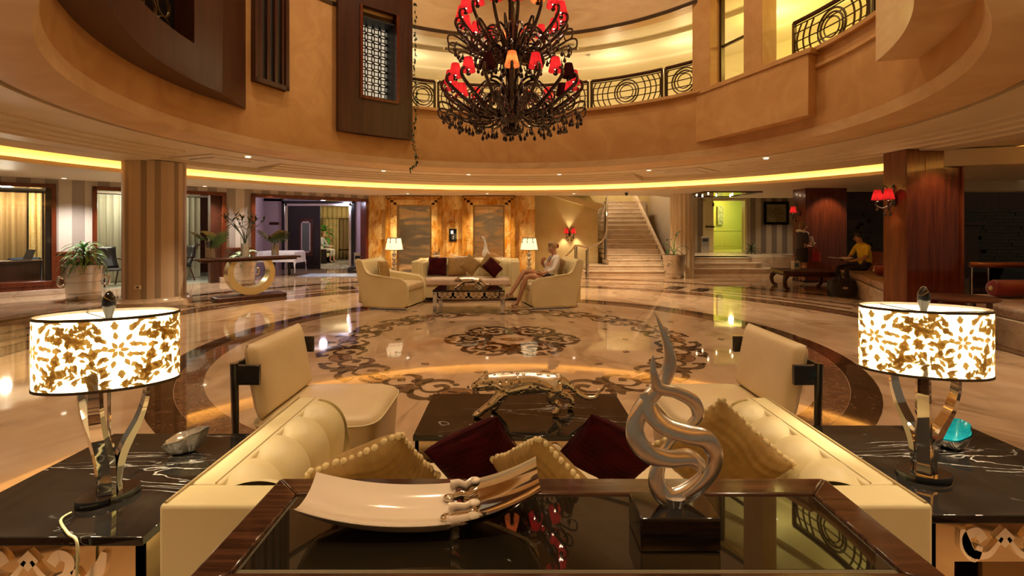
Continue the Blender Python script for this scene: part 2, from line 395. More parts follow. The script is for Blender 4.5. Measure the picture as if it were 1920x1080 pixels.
for k in range(14):
    a = 360/14*k
    x, y = polar(2.15, a); place('scroll_inlay', mo, floor, (x, y, 0), -R_(a), scale=(1.15,1.15,1))
    x, y = polar(2.22, a+360/28); place('oval_inlay', ovm, floor, (x, y, 0), -R_(a+360/28)); place('oval_border', obm, floor, (x, y, 0), -R_(a+360/28))
    x, y = polar(1.55, a+360/28); place('diamond_inlay', dm, floor, (x, y, 0), -R_(a+13))
    x, y = polar(2.85, a+360/28); place('diamond_inlay', dm, floor, (x, y, 0), -R_(a+13))
for k in range(6):
    x, y = polar(.52, 60*k); place('scroll_inlay', mo, floor, (x, y, 0), -R_(60*k), scale=(1.2,1.2,1))
place('oval_inlay', ovm, floor, (CX, CY, 0))

# ---- the round opening: lip, soffit, mouldings, cove
struct(MB().lathe([(4.62,4.2),(4.62,3.05),(4.655,2.97),(4.72,2.905),(4.82,2.875),(5.15,2.865),(5.15,4.2)], 160, (CX,CY,0), close=True)
       .build('wall_parapet', K['plaster'], smooth=35), 'ochre plaster parapet ring around the atrium opening', 'parapet')
struct(MB().lathe([(4.615,3.04),(4.65,2.905),(4.715,2.898),(4.82,2.868),(5.15,2.858),(5.15,2.88),(4.9,2.89),(4.7,2.93),(4.64,3.03)], 160, (CX,CY,0), close=True)
       .build('trim_1', K['plaster_lip'], smooth=60), 'pale rounded plaster lip under the parapet', 'trim')
struct(MB().lathe([(5.15,3.05),(5.15,3.12),(8.2,3.12),(8.2,2.90),(5.24,2.90),(5.24,3.05)], 160, (CX,CY,0), close=True)
       .build('ceiling', K['cream'], smooth=35), 'cream soffit under the gallery', 'ceiling')
def arc_ring(prof, a0, a1, m, name, parent=None, n=None):
    return MB().lathe(prof, n or max(4, int((a1-a0)/2.2)), (CX,CY,0), a0, a1, close=True).build(name, m, parent, smooth=30)
# stepped mouldings, broken by the flat panels at the columns
tr = struct(arc_ring([(5.24,2.91),(5.24,2.86),(5.42,2.86),(5.42,2.91)], 0, 360, K['cream'], 'trim_2', n=160), 'cream stepped mouldings of the soffit ring', 'trim')
secs = [(-53, 29), (50, 112), (-112, -71), (114, 246)]
for a0, a1 in secs:
    for r0, r1, z in ((6.15,7.2,2.875),(6.36,7.2,2.845),(6.57,7.2,2.815),(6.78,7.2,2.785)):
        arc_ring([(r0,z+.03),(r0,z),(r1,z),(r1,z+.03)], a0, a1, K['cream'], 'stepped_moulding', tr)
for a0, a1 in ((-70, -54), (30, 49)):
    m_ = (a0+a1)/2
    for w_, z in ((5.2, 2.88), (3.4, 2.86)):
        arc_ring([(6.0+(5.2-w_)*.12,2.905),(6.0+(5.2-w_)*.12,z),(7.2-(5.2-w_)*.12,z),(7.2-(5.2-w_)*.12,2.905)], m_-w_, m_+w_, K['cream_white'], 'coffer_panel', tr)
struct(arc_ring([(7.35,2.96),(7.35,2.845),(7.45,2.845),(7.45,2.82),(8.1,2.82),(8.1,3.3),(8.0,3.3),(8.0,2.96)], 0, 360, K['cream'], 'trim_3', n=160), 'cream ring beam beside the cove', 'trim')
cove = struct(arc_ring([(8.1,3.3),(8.1,3.34),(8.9,3.34),(8.9,2.66),(8.60,2.66),(8.60,2.735),(8.63,2.735),(8.63,2.69),(8.78,2.69),(8.78,3.3)], 0, 360, K['cream'], 'ceiling_cove', n=160), 'cream light cove around the ceiling', 'cove')
arc_ring([(8.65,2.692),(8.65,2.716),(8.70,2.716),(8.70,2.692)], 0, 360, K['cove_led'], 'led_strip', cove, n=120)
# outer ceiling, its edge following the walls
def rout(a):
    a = (a+180) % 360-180; s, c = math.sin(R_(a)), math.cos(R_(a))
    if -29 <= a <= 27: return 10.05/c
    if 27 < a <= 62: return min(11.3/c, 16)
    if -95 <= a < -29: return 12.2
    return 13
mb = MB(); n = 180
vs = []
for i in range(n):
    a = 360*i/n; ro = rout(a)
    for r, z in ((8.9,2.66),(8.9,2.70),(ro,2.70),(ro,2.66)): vs.append((CX+r*math.sin(R_(a)), CY+r*math.cos(R_(a)), z))
mb.add(vs, [(i*4+q, i*4+(q+1)%4, ((i+1)%n)*4+(q+1)%4, ((i+1)%n)*4+q) for i in range(n) for q in range(4)])
struct(mb.build('ceiling_outer', K['cream_white']), 'pale flat ceiling outside the light cove', 'ceiling')
# recessed downlights
lens = MB().lathe([(0,0),(.05,0),(.05,-.006),(0,-.006)], 20).mesh('lens'); lens.materials.append(K['downlight'])
rim = MB().lathe([(.05,0),(.05,-.012),(.075,-.004),(.075,0)], 20, close=True).mesh('rim', 40); rim.materials.append(K['white'])
def downlight(x, y, z, label, group):
    t = thing('recessed_downlight', label, 'downlight', (x, y, z), 0, group)
    place('lens', lens, t); place('rim', rim, t)
for x, y, z in DOWN:
    if z < 4: downlight(x, y, z-.001, 'small round recessed downlight in the cream soffit ring', 'soffit downlights')
    else: downlight(x, y, z-.001, 'unseen downlight added in the high atrium ceiling to light the drum', 'added atrium downlights')
for x, y in ((-3.36, 15.6), (-.8, 15.6), (2.0, 15.6), (-8.2, 12.9), (-10.1, 10.9)):
    downlight(x, y, 2.659, 'small round recessed downlight in the pale outer ceiling', 'outer ceiling downlights')
spot((-3.36,15.75,2.62), 290, WARM2, 125, .8); spot((-.8,15.75,2.62), 290, WARM2, 125, .8); spot((2.0,15.6,2.62), 130, WARM2, 110, .8); spot((-4.3,14.6,2.62), 90, WARM2, 120, .8)
spot((-8.2,12.9,2.62), 220, WHITE, 120, .8); spot((-9.75,10.75,2.62), 260, WHITE, 120, .8); spot((-7.0,14.2,2.62), 120, WHITE, 120, .8); spot((3.9,14.6,2.62), 300, WARM2, 110, .8); spot((8.0,16.0,2.62), 110, WARM2, 110, .8)  # some of these spots are added without fittings to brighten stairs and left wall
# air grilles in the cove riser
def grille(deg, w_, label):
    t = thing('air_grille', label, 'grille', polar(8.775, deg, 2.96), -R_(deg))
    MB().box(-w_/2, w_/2, -.012, 0, -.05, .05).build('frame', K['cream'], t, bevel=.004)
    for k in range(4): MB().box(-w_/2+.03, w_/2-.03, -.018, -.012, -.042+.022*k, -.030+.022*k).build('slat', K['iron'], t)
for d_, l_ in ((-46, 'cream air grille in the light cove over the glass vases'), (-19, 'cream air grille in the light cove beside the hanging creeper'), (5, 'cream air grille in the light cove over the onyx wall'), (16, 'pale air grille in the light cove over the stairs'), (42, 'cream air grille in the light cove over the striped recess')): grille(d_, .95, l_)

# ---- gallery level
GZ = 4.2
struct(MB().lathe([(5.15,4.08),(5.15,4.2),(8.6,4.2),(8.6,4.08)], 120, (CX,CY,0), close=True).build('floor_gallery', K['stone']), 'gallery floor slab', 'floor')
struct(MB().lathe([(8.0,4.2),(8.0,6.2),(8.1,6.2),(8.1,4.2)], 120, (CX,CY,0), close=True).build('wall_gallery', K['gallery'], smooth=30), 'yellow cream gallery back wall', 'wall')
gc = struct(MB().lathe([(4.62,5.93),(4.62,8.9),(4.9,8.9),(4.9,5.93)], 160, (CX,CY,0), close=True)
       .build('wall_upper', K['plaster_lip'], smooth=30), 'pale ochre upper drum of the atrium', 'wall')
struct(MB().lathe([(4.9,6.2),(8.1,6.2),(8.1,5.93),(7.1,5.93),(7.1,6.0),(6.3,6.0),(6.3,5.93),(5.75,5.93),(5.75,6.02),(5.12,6.02),(5.12,5.96),(4.9,5.96)], 160, (CX,CY,0), close=True)
       .build('ceiling_gallery', K['gallery_ceiling'], smooth=30), 'pale stepped ceiling of the gallery', 'ceiling')
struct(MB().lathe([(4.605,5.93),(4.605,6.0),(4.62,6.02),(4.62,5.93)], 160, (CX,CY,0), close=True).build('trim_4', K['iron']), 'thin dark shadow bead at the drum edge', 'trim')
struct(MB().lathe([(0,8.85),(4.75,8.85),(4.75,8.95),(0,8.95)], 96, (CX,CY,0)).build('ceiling_dome', K['plaster_lip']), 'high ceiling of the atrium drum', 'ceiling')
for a0, a1 in ((-182, -48.5), (110.5, 178)):
    o = struct(MB().lathe([(4.62,4.15),(4.62,6.0),(5.1,6.0),(5.1,4.15)], 60, (CX,CY,0), a0, a1, close=True).build('wall_drum', K['plaster'], smooth=30), 'ochre plaster drum wall between gallery openings', 'wall')
    o.name = 'wall_drum_left' if a0 < 0 else 'wall_drum_right'
for d_ in (-24, -8, 8, 24, 40, 58, 76, 96):
    x, y = polar(6.4, d_); point((x, y, 5.4), 23 if d_ < 45 else 42, (1.0,.80,.46) if d_ < 45 else (1.0,.86,.25), .08)
    downlight(x, y, 5.999, 'small round downlight in the gallery ceiling', 'gallery ceiling downlights')
for d_, l_ in ((-13, 'dark linear air slot in the gallery ceiling beside the wooden screen box'), (12.5, 'dark linear air slot in the gallery ceiling beside the plaster pier')):
    t = thing('ceiling_slot_grille', l_, 'grille', polar(5.5, d_, 5.95), -R_(d_))
    MB().box(-.45,.45,-.09,.09,-.012,.002).build('frame', K['cream'], t)
    for k in range(5): MB().box(-.42,.42,-.075+.032*k,-.055+.032*k,-.02,-.012).build('slat', K['iron'], t)
# plaster pier with the tall window
A = Vector((3.62,9.6)); B = Vector((4.46,7.22)); AB = (B-A); LAB = AB.length; rz = math.atan2(AB.y, AB.x)
pier = struct(MB().box(0,LAB,-.05,.75,3.2,4.12).box(0,.19*LAB,-.05,.32,4.12,6.0).box(.513*LAB,.667*LAB,-.05,.27,4.12,6.0).box(-.02,LAB*1.02,-.07,.4,4.12,4.2)
              .build('wall_pier', K['plaster'], loc=(A.x,A.y,0), rot=rz, bevel=.006), 'ochre plaster pier with a tall window at the gallery', 'pier')
win = struct(MB().box(.19*LAB,.513*LAB,.20,.25,4.2,4.24).box(.19*LAB,.19*LAB+.05,.18,.26,4.2,6).box(.513*LAB-.04,.513*LAB,.18,.26,4.2,6).box(.19*LAB,.513*LAB,.20,.25,4.95,4.99).build('window_1', K['iron'], loc=(A.x,A.y,0), rot=rz), 'tall narrow gallery window in the plaster pier', 'window')
MB().box(.19*LAB+.05,.513*LAB-.04,.22,.23,4.24,6).build('pane', K['glass'], win)
# curved plaster box on the drum beyond the pier
struct(MB().lathe([(4.22,3.36),(4.22,6.0),(4.63,6.0),(4.63,3.36)], 40, (CX,CY,0), 107, 150, close=True).build('wall_box', K['plaster_lip'], smooth=30), 'curved plaster box projecting from the drum wall', 'wall')
struct(MB().lathe([(4.585,3.92),(4.585,3.97),(4.63,3.99),(4.63,3.90)], 30, (CX,CY,0), 74, 107, close=True).build('trim_5', K['plaster'], smooth=30), 'fine plaster moulding line on the parapet', 'trim')
struct(MB().lathe([(4.55,4.16),(4.55,4.22),(5.1,4.22),(5.1,4.16)], 60, (CX,CY,0), -28, 110, close=True).build('trim_6', K['plaster'], smooth=30), 'plaster sill along the top of the parapet', 'trim')
# ---- left wall (straight, diagonal): local x along the wall
LWL, LWR = (-11.2,10.6,0), math.atan2(.692,.722)
K['stripe'] = stripes('striped_wallpaper', [(.5,(.66,.58,.50)),(1,(.37,.31,.27))], .46, 'X')
def lw(name, m, boxes, parent=None, bevel=0):
    mb = MB()
    for b in boxes: mb.box(*b)
    return mb.build(name, m, parent, loc=None if parent else LWL, rot=None if parent else LWR, bevel=bevel)
T = .35
wl = struct(lw('wall_left', K['stripe'], [(-4,8.66,0,T,2.52,2.70),(.87,1.51,0,T,.97,2.52),(4.35,5.02,0,T,.97,2.52)]), 'wall with grey and cream striped paper along the salon', 'wall')
lw('wainscot', K['wood'], [(.87,1.51,-.03,T,.12,.93),(4.35,5.02,-.03,T,.12,.93),(-4,.87,-.03,T,.12,.22)], wl, .004)
lw('dado_rail', K['wood'], [(.87,1.51,-.06,.02,.93,.98),(4.35,5.02,-.06,.02,.93,.98)], wl, .008)
lw('wainscot_panel', K['wood_dark'], [(.95,1.43,-.045,-.02,.22,.84)], wl, .012); lw('wainscot_panel', K['wood_dark'], [(4.43,4.94,-.045,-.02,.22,.84)], wl, .012)
struct(lw('baseboard_left', K['stone'], [(-4,1.51,-.05,T,0,.12),(4.35,5.02,-.05,T,0,.12)], None, .006), 'marble skirting under the striped wall', 'baseboard')
w1 = struct(lw('window_2', K['wood'], [(.80,.88,-.05,T+.05,.22,2.52),(-4,.88,-.05,T+.05,2.45,2.54),(-4,.88,-.05,T+.05,.22,.32)], None, .008), 'mahogany framed picture window into the salon', 'window')
lw('pane', K['glass'], [(-4,.80,.26,.27,.32,2.45)], w1); lw('reveal_panel', K['black_wood'], [(.70,.80,.02,T,.32,2.45)], w1)
d2 = struct(lw('door_1', K['wood'], [(1.51,1.60,-.05,T+.05,0,2.52),(4.26,4.36,-.05,T+.05,0,2.52),(1.51,4.36,-.05,T+.05,2.44,2.54)], None, .008), 'mahogany cased opening into the glazed salon', 'doorway')
lw('jamb_block', K['stone'], [(4.22,4.44,-.10,T+.1,0,.16)], d2, .008); lw('jamb_panel', K['wood_dark'], [(4.0,4.26,.10,T+.05,.0,2.44)], d2)
d3 = struct(lw('door_2', K['wood'], [(5.0,5.11,-.05,T+.05,0,2.52),(5.0,8.66,-.05,T+.05,2.44,2.54),(8.56,8.66,-.05,T,0,2.52)], None, .008), 'wide mahogany cased opening in front of the black double doors', 'doorway')
# salon behind the left wall
def lwp(x, y, z=0):
    u = Vector((.722,.692)); v = Vector((-.692,.722)); return (LWL[0]+u.x*x+v.x*y, LWL[1]+u.y*x+v.y*y, z)
K['pale_floor'] = mat('salon_floor', (.55,.55,.42), .12)
struct(lw('floor_salon', K['pale_floor'], [(-4,4.9,.36,4.2,.0,.004)]), 'pale tiled floor of the glazed salon', 'floor')
struct(lw('wall_salon', K['wood_dark'], [(-4,5.0,4.2,4.3,0,2.8),(4.9,5.0,.36,4.2,0,2.8)]), 'dark back wall of the salon', 'wall')
struct(lw('ceiling_salon', K['cream_white'], [(-4,5.0,.36,4.3,2.60,2.66)]), 'pale ceiling of the salon', 'ceiling')
# glazed partition with hanging fabric strips behind it
K['curtain_pale'] = mat('pale_green_drape', (.40,.39,.27), .7, noise=(2,(.50,.48,.34),(12,1,.1)))
K['curtain_gold'] = mat('bronze_drape', (.26,.16,.06), .6, noise=(2,(.36,.24,.10),(12,1,.1)))
K['curtain_bright'] = mat('gold_brocade_drape', (.62,.44,.16), .55, noise=(30,(.80,.64,.32)))
gp = thing('glass_partition', 'frameless glass partition in front of pale hanging fabric strips', 'partition', LWL, LWR)
MB().box(1.6,4.15,2.1,2.112,0,2.5).build('pane', K['glass'], gp); MB().box(1.6,4.17,2.09,2.13,2.5,2.56).build('head_rail', K['steel'], gp)
MB().tube([(4.06,2.06,.9),(4.06,2.06,1.35)], .012, 8).build('handle', K['chrome'], gp); MB().box(4.0,4.14,2.07,2.14,.98,1.06).build('lock', K['steel'], gp)
for k in range(17):
    x = 1.62+.15*k
    s_ = MB().grid(lambda u,v: (x+.145*u, 2.22+.02*math.sin(u*PI), .02+2.46*v), 5, 2).build('drape_strip', K['curtain_pale'])
    s_.location = LWL; s_.rotation_euler = (0,0,LWR); tag(s_, 'pale green fabric strip hanging behind the glass partition', 'drape', 'fabric strips behind the glass partition')
def drape(name, label, m, x0, x1, y, z0, z1, folds, amp, base=(LWL, LWR), group=None):
    o = MB().grid(lambda u,v: (x0+(x1-x0)*u, y+amp*math.sin(u*PI*2*folds)*(.5+.5*(1-v)+.2), z0+(z1-z0)*v), folds*8, 4).build(name, m, smooth=60)
    o.location = base[0]; o.rotation_euler = (0,0,base[1]); md = o.modifiers.new('t','SOLIDIFY'); md.thickness = .01
    return tag(o, label, 'curtain', group)
drape('curtain', 'dark bronze pleated curtain behind the salon desk', K['curtain_gold'], -2.2, .35, 2.5, .05, 2.45, 12, .05)
drape('curtain', 'bright gold brocade curtain beside the bronze one', K['curtain_bright'], .38, .62, 2.4, .05, 2.45, 2, .05)
drape('curtain', 'sheer bronze curtain between two gold brocade ones', K['curtain_gold'], .66, 1.0, 2.45, .05, 2.45, 3, .04)
drape('curtain', 'gold brocade curtain at the salon window edge', K['curtain_bright'], 1.02, 1.25, 2.38, .05, 2.45, 2, .05)
point(lwp(2.6,1.5,2.3), 75, (1,.96,.78), .1); point(lwp(0,1.6,2.3), 95, (1,.86,.6), .1); point(lwp(3.9,2.8,2.3), 8, WHITE, .05)
# ---- entrance alcove with the black double doors
struct(MB().box(-9.9,-8.62,18.2,18.4,0,2.75).box(-5.9,-4.9,18.2,18.4,0,2.75).box(-9.9,-4.9,18.2,18.4,2.56,2.75).build('wall_alcove', K['lilac']), 'wall in painted lilac light around the black double doors', 'wall')
wall_xy('wall_alcove_side', (-9.35,18.2), (-7.85,14.4), 0, 2.7, K['lilac'], -.1)
struct(MB().box(-5.0,-4.9,16.7,18.2,0,2.7).build('wall_alcove_return', K['lilac']), 'return wall in painted lilac light beside the onyx', 'wall')
struct(MB().box(-9.9,-4.9,14.2,24.3,2.68,2.74).build('ceiling_alcove', K['cream_white']), 'pale ceiling over the entrance alcove', 'ceiling')
sd = thing('side_door', 'dark brown door in the side wall of the alcove', 'door', (-8.72,16.6,0), math.atan2(-3.8,1.5))
MB().box(-.5,.5,-.13,-.05,0,2.25).build('leaf', K['wood_dark'], sd, bevel=.01); MB().box(-.32,-.12,-.14,-.12,.4,1.5).build('pane', K['glass'], sd); MB().box(-.58,.58,-.10,-.02,2.25,2.33).build('head_frame', K['wood_dark'], sd)
dd = struct(MB().box(-8.62,-8.52,18.1,18.3,0,2.56).box(-6.0,-5.9,18.1,18.3,0,2.56).box(-8.62,-5.9,18.1,18.3,2.46,2.56).build('door_3', K['black_wood'], bevel=.008), 'black framed double doorway with silver trim', 'door')
MB().box(-8.50,-8.42,18.08,18.12,0,2.46).box(-6.10,-6.02,18.08,18.12,0,2.46).box(-8.50,-6.02,18.08,18.12,2.38,2.46).build('silver_trim', K['silver'], dd)
lf = MB().box(-8.42,-7.20,18.14,18.22,.01,2.38).build('door_leaf', K['black_wood'], dd, bevel=.006)
MB().box(-7.98,-7.46,18.11,18.14,.50,1.92).build('raised_panel', K['wood_dark'], lf, bevel=.01)
MB().box(-7.90,-7.54,18.095,18.115,.62,.68).box(-7.90,-7.54,18.095,18.115,1.74,1.80).box(-7.90,-7.85,18.095,18.115,.62,1.80).box(-7.59,-7.54,18.095,18.115,.62,1.80).build('silver_trim', K['silver'], lf)
MB().box(-7.85,-7.59,18.10,18.105,.68,1.74).build('pane', mat('green_reflecting_glass', (.10,.13,.11), .04, coat=1), lf)
lf2 = MB().box(-6.14,-6.06,18.3,19.4,.01,2.38).build('door_leaf', K['black_wood'], dd, bevel=.006)
# room beyond the doors
K['zigzag'] = None
def zig():
    m, nt, b = _new('zigzag_carpet'); L = nt.links.new; N = nt.nodes.new; _in(b,'Roughness',.8)
    tc = N('ShaderNodeTexCoord'); mp = N('ShaderNodeMapping'); mp.inputs['Rotation'].default_value = (0,0,.8); L(tc.outputs['Object'], mp.inputs[0])
    ck = N('ShaderNodeTexWave'); ck.inputs['Scale'].default_value = 1.4; ck.inputs['Distortion'].default_value = 6; ck.inputs['Detail Scale'].default_value = 4
    L(mp.outputs[0], ck.inputs['Vector']); r = N('ShaderNodeValToRGB'); r.color_ramp.interpolation = 'CONSTANT'
    r.color_ramp.elements[0].color = (.03,.025,.022,1); r.color_ramp.elements[1].position = .5; r.color_ramp.elements[1].color = (.62,.56,.50,1)
    L(ck.outputs[0], r.inputs[0]); L(r.outputs[0], b.inputs['Base Color']); return m
struct(MB().box(-9.9,-4.9,18.3,24.3,0,.006).build('floor_lounge', zig()), 'black and cream zigzag carpet beyond the doors', 'floor')
struct(MB().box(-10,-4.8,24.2,24.4,0,2.75).box(-4.9,-4.8,18.4,24.3,0,2.75).box(-10,-9.9,18.4,24.3,0,2.75).build('wall_lounge', K['gallery']), 'walls of the lounge beyond the doors', 'wall')
drape('curtain', 'dark striped curtain in the lounge beyond the black doors', K['curtain_gold'], -8.6, -5.6, 23.9, .02, 2.2, 16, .06, ((0,0,0),0))
drape('curtain', 'pale gold curtain in the lounge beyond the black doors', K['curtain_bright'], -9.3, -8.55, 23.85, .02, 2.2, 4, .06, ((0,0,0),0))
drape('valance', 'gathered gold valance over the lounge curtains', K['curtain_bright'], -9.4, -5.2, 23.75, 2.05, 2.62, 18, .05, ((0,0,0),0))
point((-7.0,21.0,2.4), 90, (1,.85,.55), .15); point((-6.6,16.9,2.5), 38, (.78,.74,1.0), .12)
mt = MB().box(-6.8,-4.95,15.25,16.35,.001,.012).build('door_mat', mat('blue_mat', (.16,.22,.40), .35, noise=(3,(.34,.42,.62))), bevel=.004); tag(mt, 'blue entrance mat with pale squares before the black doors', 'mat')
for i in range(5):
    for j in range(2): MB().box(-6.7+.34*i,-6.42+.34*i,15.4+.42*j,15.72+.42*j,.012,.014).build('pale_square', mat('pale_blue_square', (.50,.58,.75), .4) if i+j == 0 else bpy.data.materials['pale_blue_square'], mt)
# ---- onyx lift wall
EY = 16.6
K['onyx_trim'] = veined('deep_honey_onyx', (.42,.17,.014), (.66,.36,.07), (.26,.09,.008), 4, .04, .12, (2,2,.8), 2.4, 1.5, 4)
wb = struct(MB().box(-4.94,-3.92,EY+.05,EY+.3,0,2.7).box(-2.80,-1.30,EY+.05,EY+.3,0,2.7).box(-.29,.79,EY+.05,EY+.3,0,2.7).box(-4.94,.79,EY+.05,EY+.3,2.29,2.7).build('wall_back', K['onyx_trim']), 'honey onyx wall around the two lifts', 'wall')
for x0, x1 in ((-4.94,-4.27),(-2.41,-1.63),(.11,.79)):
    for z0, z1 in ((.12,1.15),(1.155,2.17),(2.175,2.66)):
        MB().box(0,x1-x0,0,.05,0,z1-z0).build('onyx_slab', K['onyx'], wb, loc=(x0,EY,z0), bevel=.003)
MB().box(-4.94,-4.27,EY-.02,EY+.05,0,.12).box(-2.41,-1.63,EY-.02,EY+.05,0,.12).box(.11,.79,EY-.02,EY+.05,0,.12).build('skirting', K['onyx_trim'], wb)
def lift_steel():
    m, nt, b = _new('rippled_lift_steel'); L = nt.links.new; N = nt.nodes.new
    _in(b,'Base Color',(.80,.69,.50,1)); _in(b,'Metallic',1); _in(b,'Roughness',.17)
    tc = N('ShaderNodeTexCoord'); mp = N('ShaderNodeMapping'); mp.inputs['Scale'].default_value = (.7,1,1.7); L(tc.outputs['Object'], mp.inputs[0])
    n = N('ShaderNodeTexNoise'); n.inputs['Scale'].default_value = 1.3; n.inputs['Detail'].default_value = .6; n.inputs['Distortion'].default_value = .6; L(mp.outputs[0], n.inputs['Vector'])
    bp = N('ShaderNodeBump'); bp.inputs['Strength'].default_value = .4; bp.inputs['Distance'].default_value = .10; L(n.outputs[0], bp.inputs['Height']); L(bp.outputs[0], b.inputs['Normal']); return m
K['lift_steel'] = lift_steel()
for x0, x1, nm, lb in ((-3.90,-2.82,'door_4','mirror steel lift door beside the black double doors'), (-1.28,-.31,'door_5','mirror steel lift door beside the olive stair wall')):
    e = struct(MB().box(x0-.06,x0,EY+.02,EY+.14,0,2.29).box(x1,x1+.06,EY+.02,EY+.14,0,2.29).box(x0-.06,x1+.06,EY+.02,EY+.14,2.29,2.35).build(nm, K['brass']), lb, 'lift door')
    xm = (x0+x1)/2
    MB().box(x0,xm-.004,EY+.08,EY+.12,0,2.29).build('door_leaf', K['lift_steel'], e); MB().box(xm+.004,x1,EY+.08,EY+.12,0,2.29).build('door_leaf', K['lift_steel'], e)
    for k, (o_, dp) in enumerate(((.06,.02),(.16,.0),(.27,-.05),(.35,-.09))):
        o2 = o_+.105 if k < 3 else o_+.07
        y0 = EY+dp-.03
        f = MB().box(x0-o2,x0-o_,y0,EY+.06,0,2.29+o2*.8).box(x1+o_,x1+o2,y0,EY+.06,0,2.29+o2*.8).box(x0-o2,x1+o2,y0,EY+.06,2.29+o_*.8,2.29+o2*.8)
        f.build('stepped_architrave', K['onyx'] if k in (0,1) else K['onyx_trim'], e, bevel=.006)
bpn = thing('lift_call_panel', 'black glass lift call panel between the two lifts', 'panel', (-2.03,EY-.005,1.08))
MB().box(-.13,.13,-.02,0,0,.44).build('plate', K['black_gloss'], bpn, bevel=.004); MB().box(-.07,.02,-.024,-.02,.26,.38).build('display', emit('display_blue', (.45,.6,.8), .5), bpn)
for z in (.10,.17): MB().cyl((0,0,0), .018, .012, 12).xf(Matrix.Translation((.02,-.02,z)) @ Matrix.Rotation(R_(90),4,'X')).build('button', K['chrome'], bpn)
sg = thing('wall_sign', 'small pale engraved sign over the lift call panel', 'sign', (-2.03,EY-.005,1.56))
for z, h_ in ((0,.10),(.12,.06),(.20,.05)): MB().box(-.09,.09,-.012,0,z,z+h_).build('plate', K['onyx_trim'], sg, bevel=.003)
MB().cyl((0,0,0), .03, .01, 16).xf(Matrix.Translation((0,-.002,.31)) @ Matrix.Rotation(R_(90),4,'X')).build('round_plate', K['steel'], sg)
# ---- stair hall
struct(MB().box(.79,6.0,21.0,21.2,0,4.6).box(.6,.8,16.9,21,0,4.6).build('wall_stairwell', K['olive']), 'olive plaster wall of the stairwell', 'wall')
struct(MB().box(.79,3.05,EY+.55,EY+.8,0,2.3).prism([(.79,2.3),(3.05,2.3),(2.35,3.2),(.79,3.4)], EY+.55, EY+.8, 'xz').build('wall_stair', K['olive']), 'olive plaster wall below the turning stair', 'wall')
struct(MB().box(.6,7.2,16.7,21.2,4.5,4.6).build('ceiling_stairwell', K['cream']), 'ceiling over the stairwell', 'ceiling')
struct(MB().add([(1.1,16.72,2.75),(3.0,16.72,2.18),(3.0,17.16,2.18),(1.1,17.16,2.75),(1.1,16.72,2.9),(3.2,16.72,2.35),(3.2,17.16,2.35),(1.1,17.16,2.9)], [(0,1,2,3),(4,5,6,7),(0,1,5,4),(1,2,6,5),(2,3,7,6),(3,0,4,7)]).build('trim_7', K['olive']), 'sloping plaster underside of the upper stair flight', 'trim')
spot((3.6,17.6,4.35), 200, WARM2, 120, .7, (4.2,18.2,0)); point((4.6,19.8,3.9), 60, WARM2, .1)
st = struct(MB().box(3.0,5.6,19.9,20.9,0,2.6).build('stair_core', K['stone']), 'beige stone staircase rising beside the olive wall', 'staircase'); st.name = 'staircase'
tag(st, 'beige stone staircase rising beside the olive wall', 'staircase', kind='structure')
def stepx(i):
    if i == 1: return 2.32, 4.98
    if i == 2: return 2.45, 4.92
    k = max(0, i-6); return 3.2+.006*k*k, 5.02+.004*k*k
for i in range(1, 17):
    x0, x1 = stepx(i); y0 = 15.4+.28*(i-1); z = .165*i
    MB().box(x0,x1,y0+.02,y0+1.2,z-.165 if i > 1 else 0,z-.03).build('riser', K['stone'], st)
    MB().box(x0-.01,x1+.01,y0,y0+.34,z-.03,z).build('tread', K['stone'], st, bevel=.008)
struct(MB().box(5.04,5.14,15.95,20.9,0,.55).add([(5.04,15.95,.5),(5.14,15.95,.5),(5.14,20.2,3.1),(5.04,20.2,3.1),(5.04,20.2,.5),(5.14,20.2,.5)], [(0,1,2,3),(0,3,4),(1,5,2),(3,2,5,4)]).build('wall_stair_string', K['stone']), 'stone string wall at the stair side', 'wall')
# stair rail
sr = thing('stair_railing', 'curved polished steel stair rail with slim posts', 'railing', (0,0,0))
rp = [(1.2,15.5,.02),(1.65,15.35,.55),(1.95,15.28,.92),(2.05,15.28,.99),(2.38,15.3,.92),(2.65,15.6,.99),(2.95,15.9,1.10),(3.14,16.15,1.35),(3.25,16.6,1.8),(3.36,17.2,2.25),(3.5,17.8,2.6),(3.66,18.6,3.1)]
MB().tube(smoothpts(rp[2:], 6), .032, 10).build('handrail', K['chrome'], sr, smooth=60)
MB().tube(smoothpts([(1.36,15.05,.35),(1.65,15.1,.62),(2.0,15.28,.97)], 5), .028, 10).build('handrail', K['chrome'], sr, smooth=60)
for x, y, zb, zt in ((2.04,15.28,0,.97),(2.40,15.3,0,.90),(3.14,16.12,.50,1.30),(3.24,16.55,.66,1.72),(3.36,17.2,1.15,2.2),(3.46,17.6,1.3,2.46),(3.55,18.0,1.6,2.75)):
    p = MB().cyl((x,y,zb), .026, zt-zb, 10).build('post', K['chrome'], sr, smooth=50)
    MB().cyl((x-.05,y,zb), .016, (zt-zb)*.94, 8).build('twin_rod', K['black_gloss'], p, smooth=50)
MB().add([(2.06,15.28,.06),(2.38,15.3,.06),(2.38,15.3,.82),(2.06,15.28,.88)], [(0,1,2,3)]).build('glass_panel', K['glass'], sr)
MB().add([(3.14,16.14,.6),(3.36,17.2,1.3),(3.36,17.2,2.1),(3.14,16.14,1.2)], [(0,1,2,3)]).build('glass_panel', K['glass'], sr)
# pale column right of the stairs, fluted
flut = []
for i in range(64):
    a = 2*PI*i/64; r = .36+(.012 if i % 4 < 2 else -.012); flut.append((5.62+r*math.sin(a), 16.0+r*math.cos(a)))
c2 = struct(MB().prism(flut, .0, 2.68).build('column_fluted', K['cream'], smooth=30), 'cream fluted column beside the stairs', 'column')
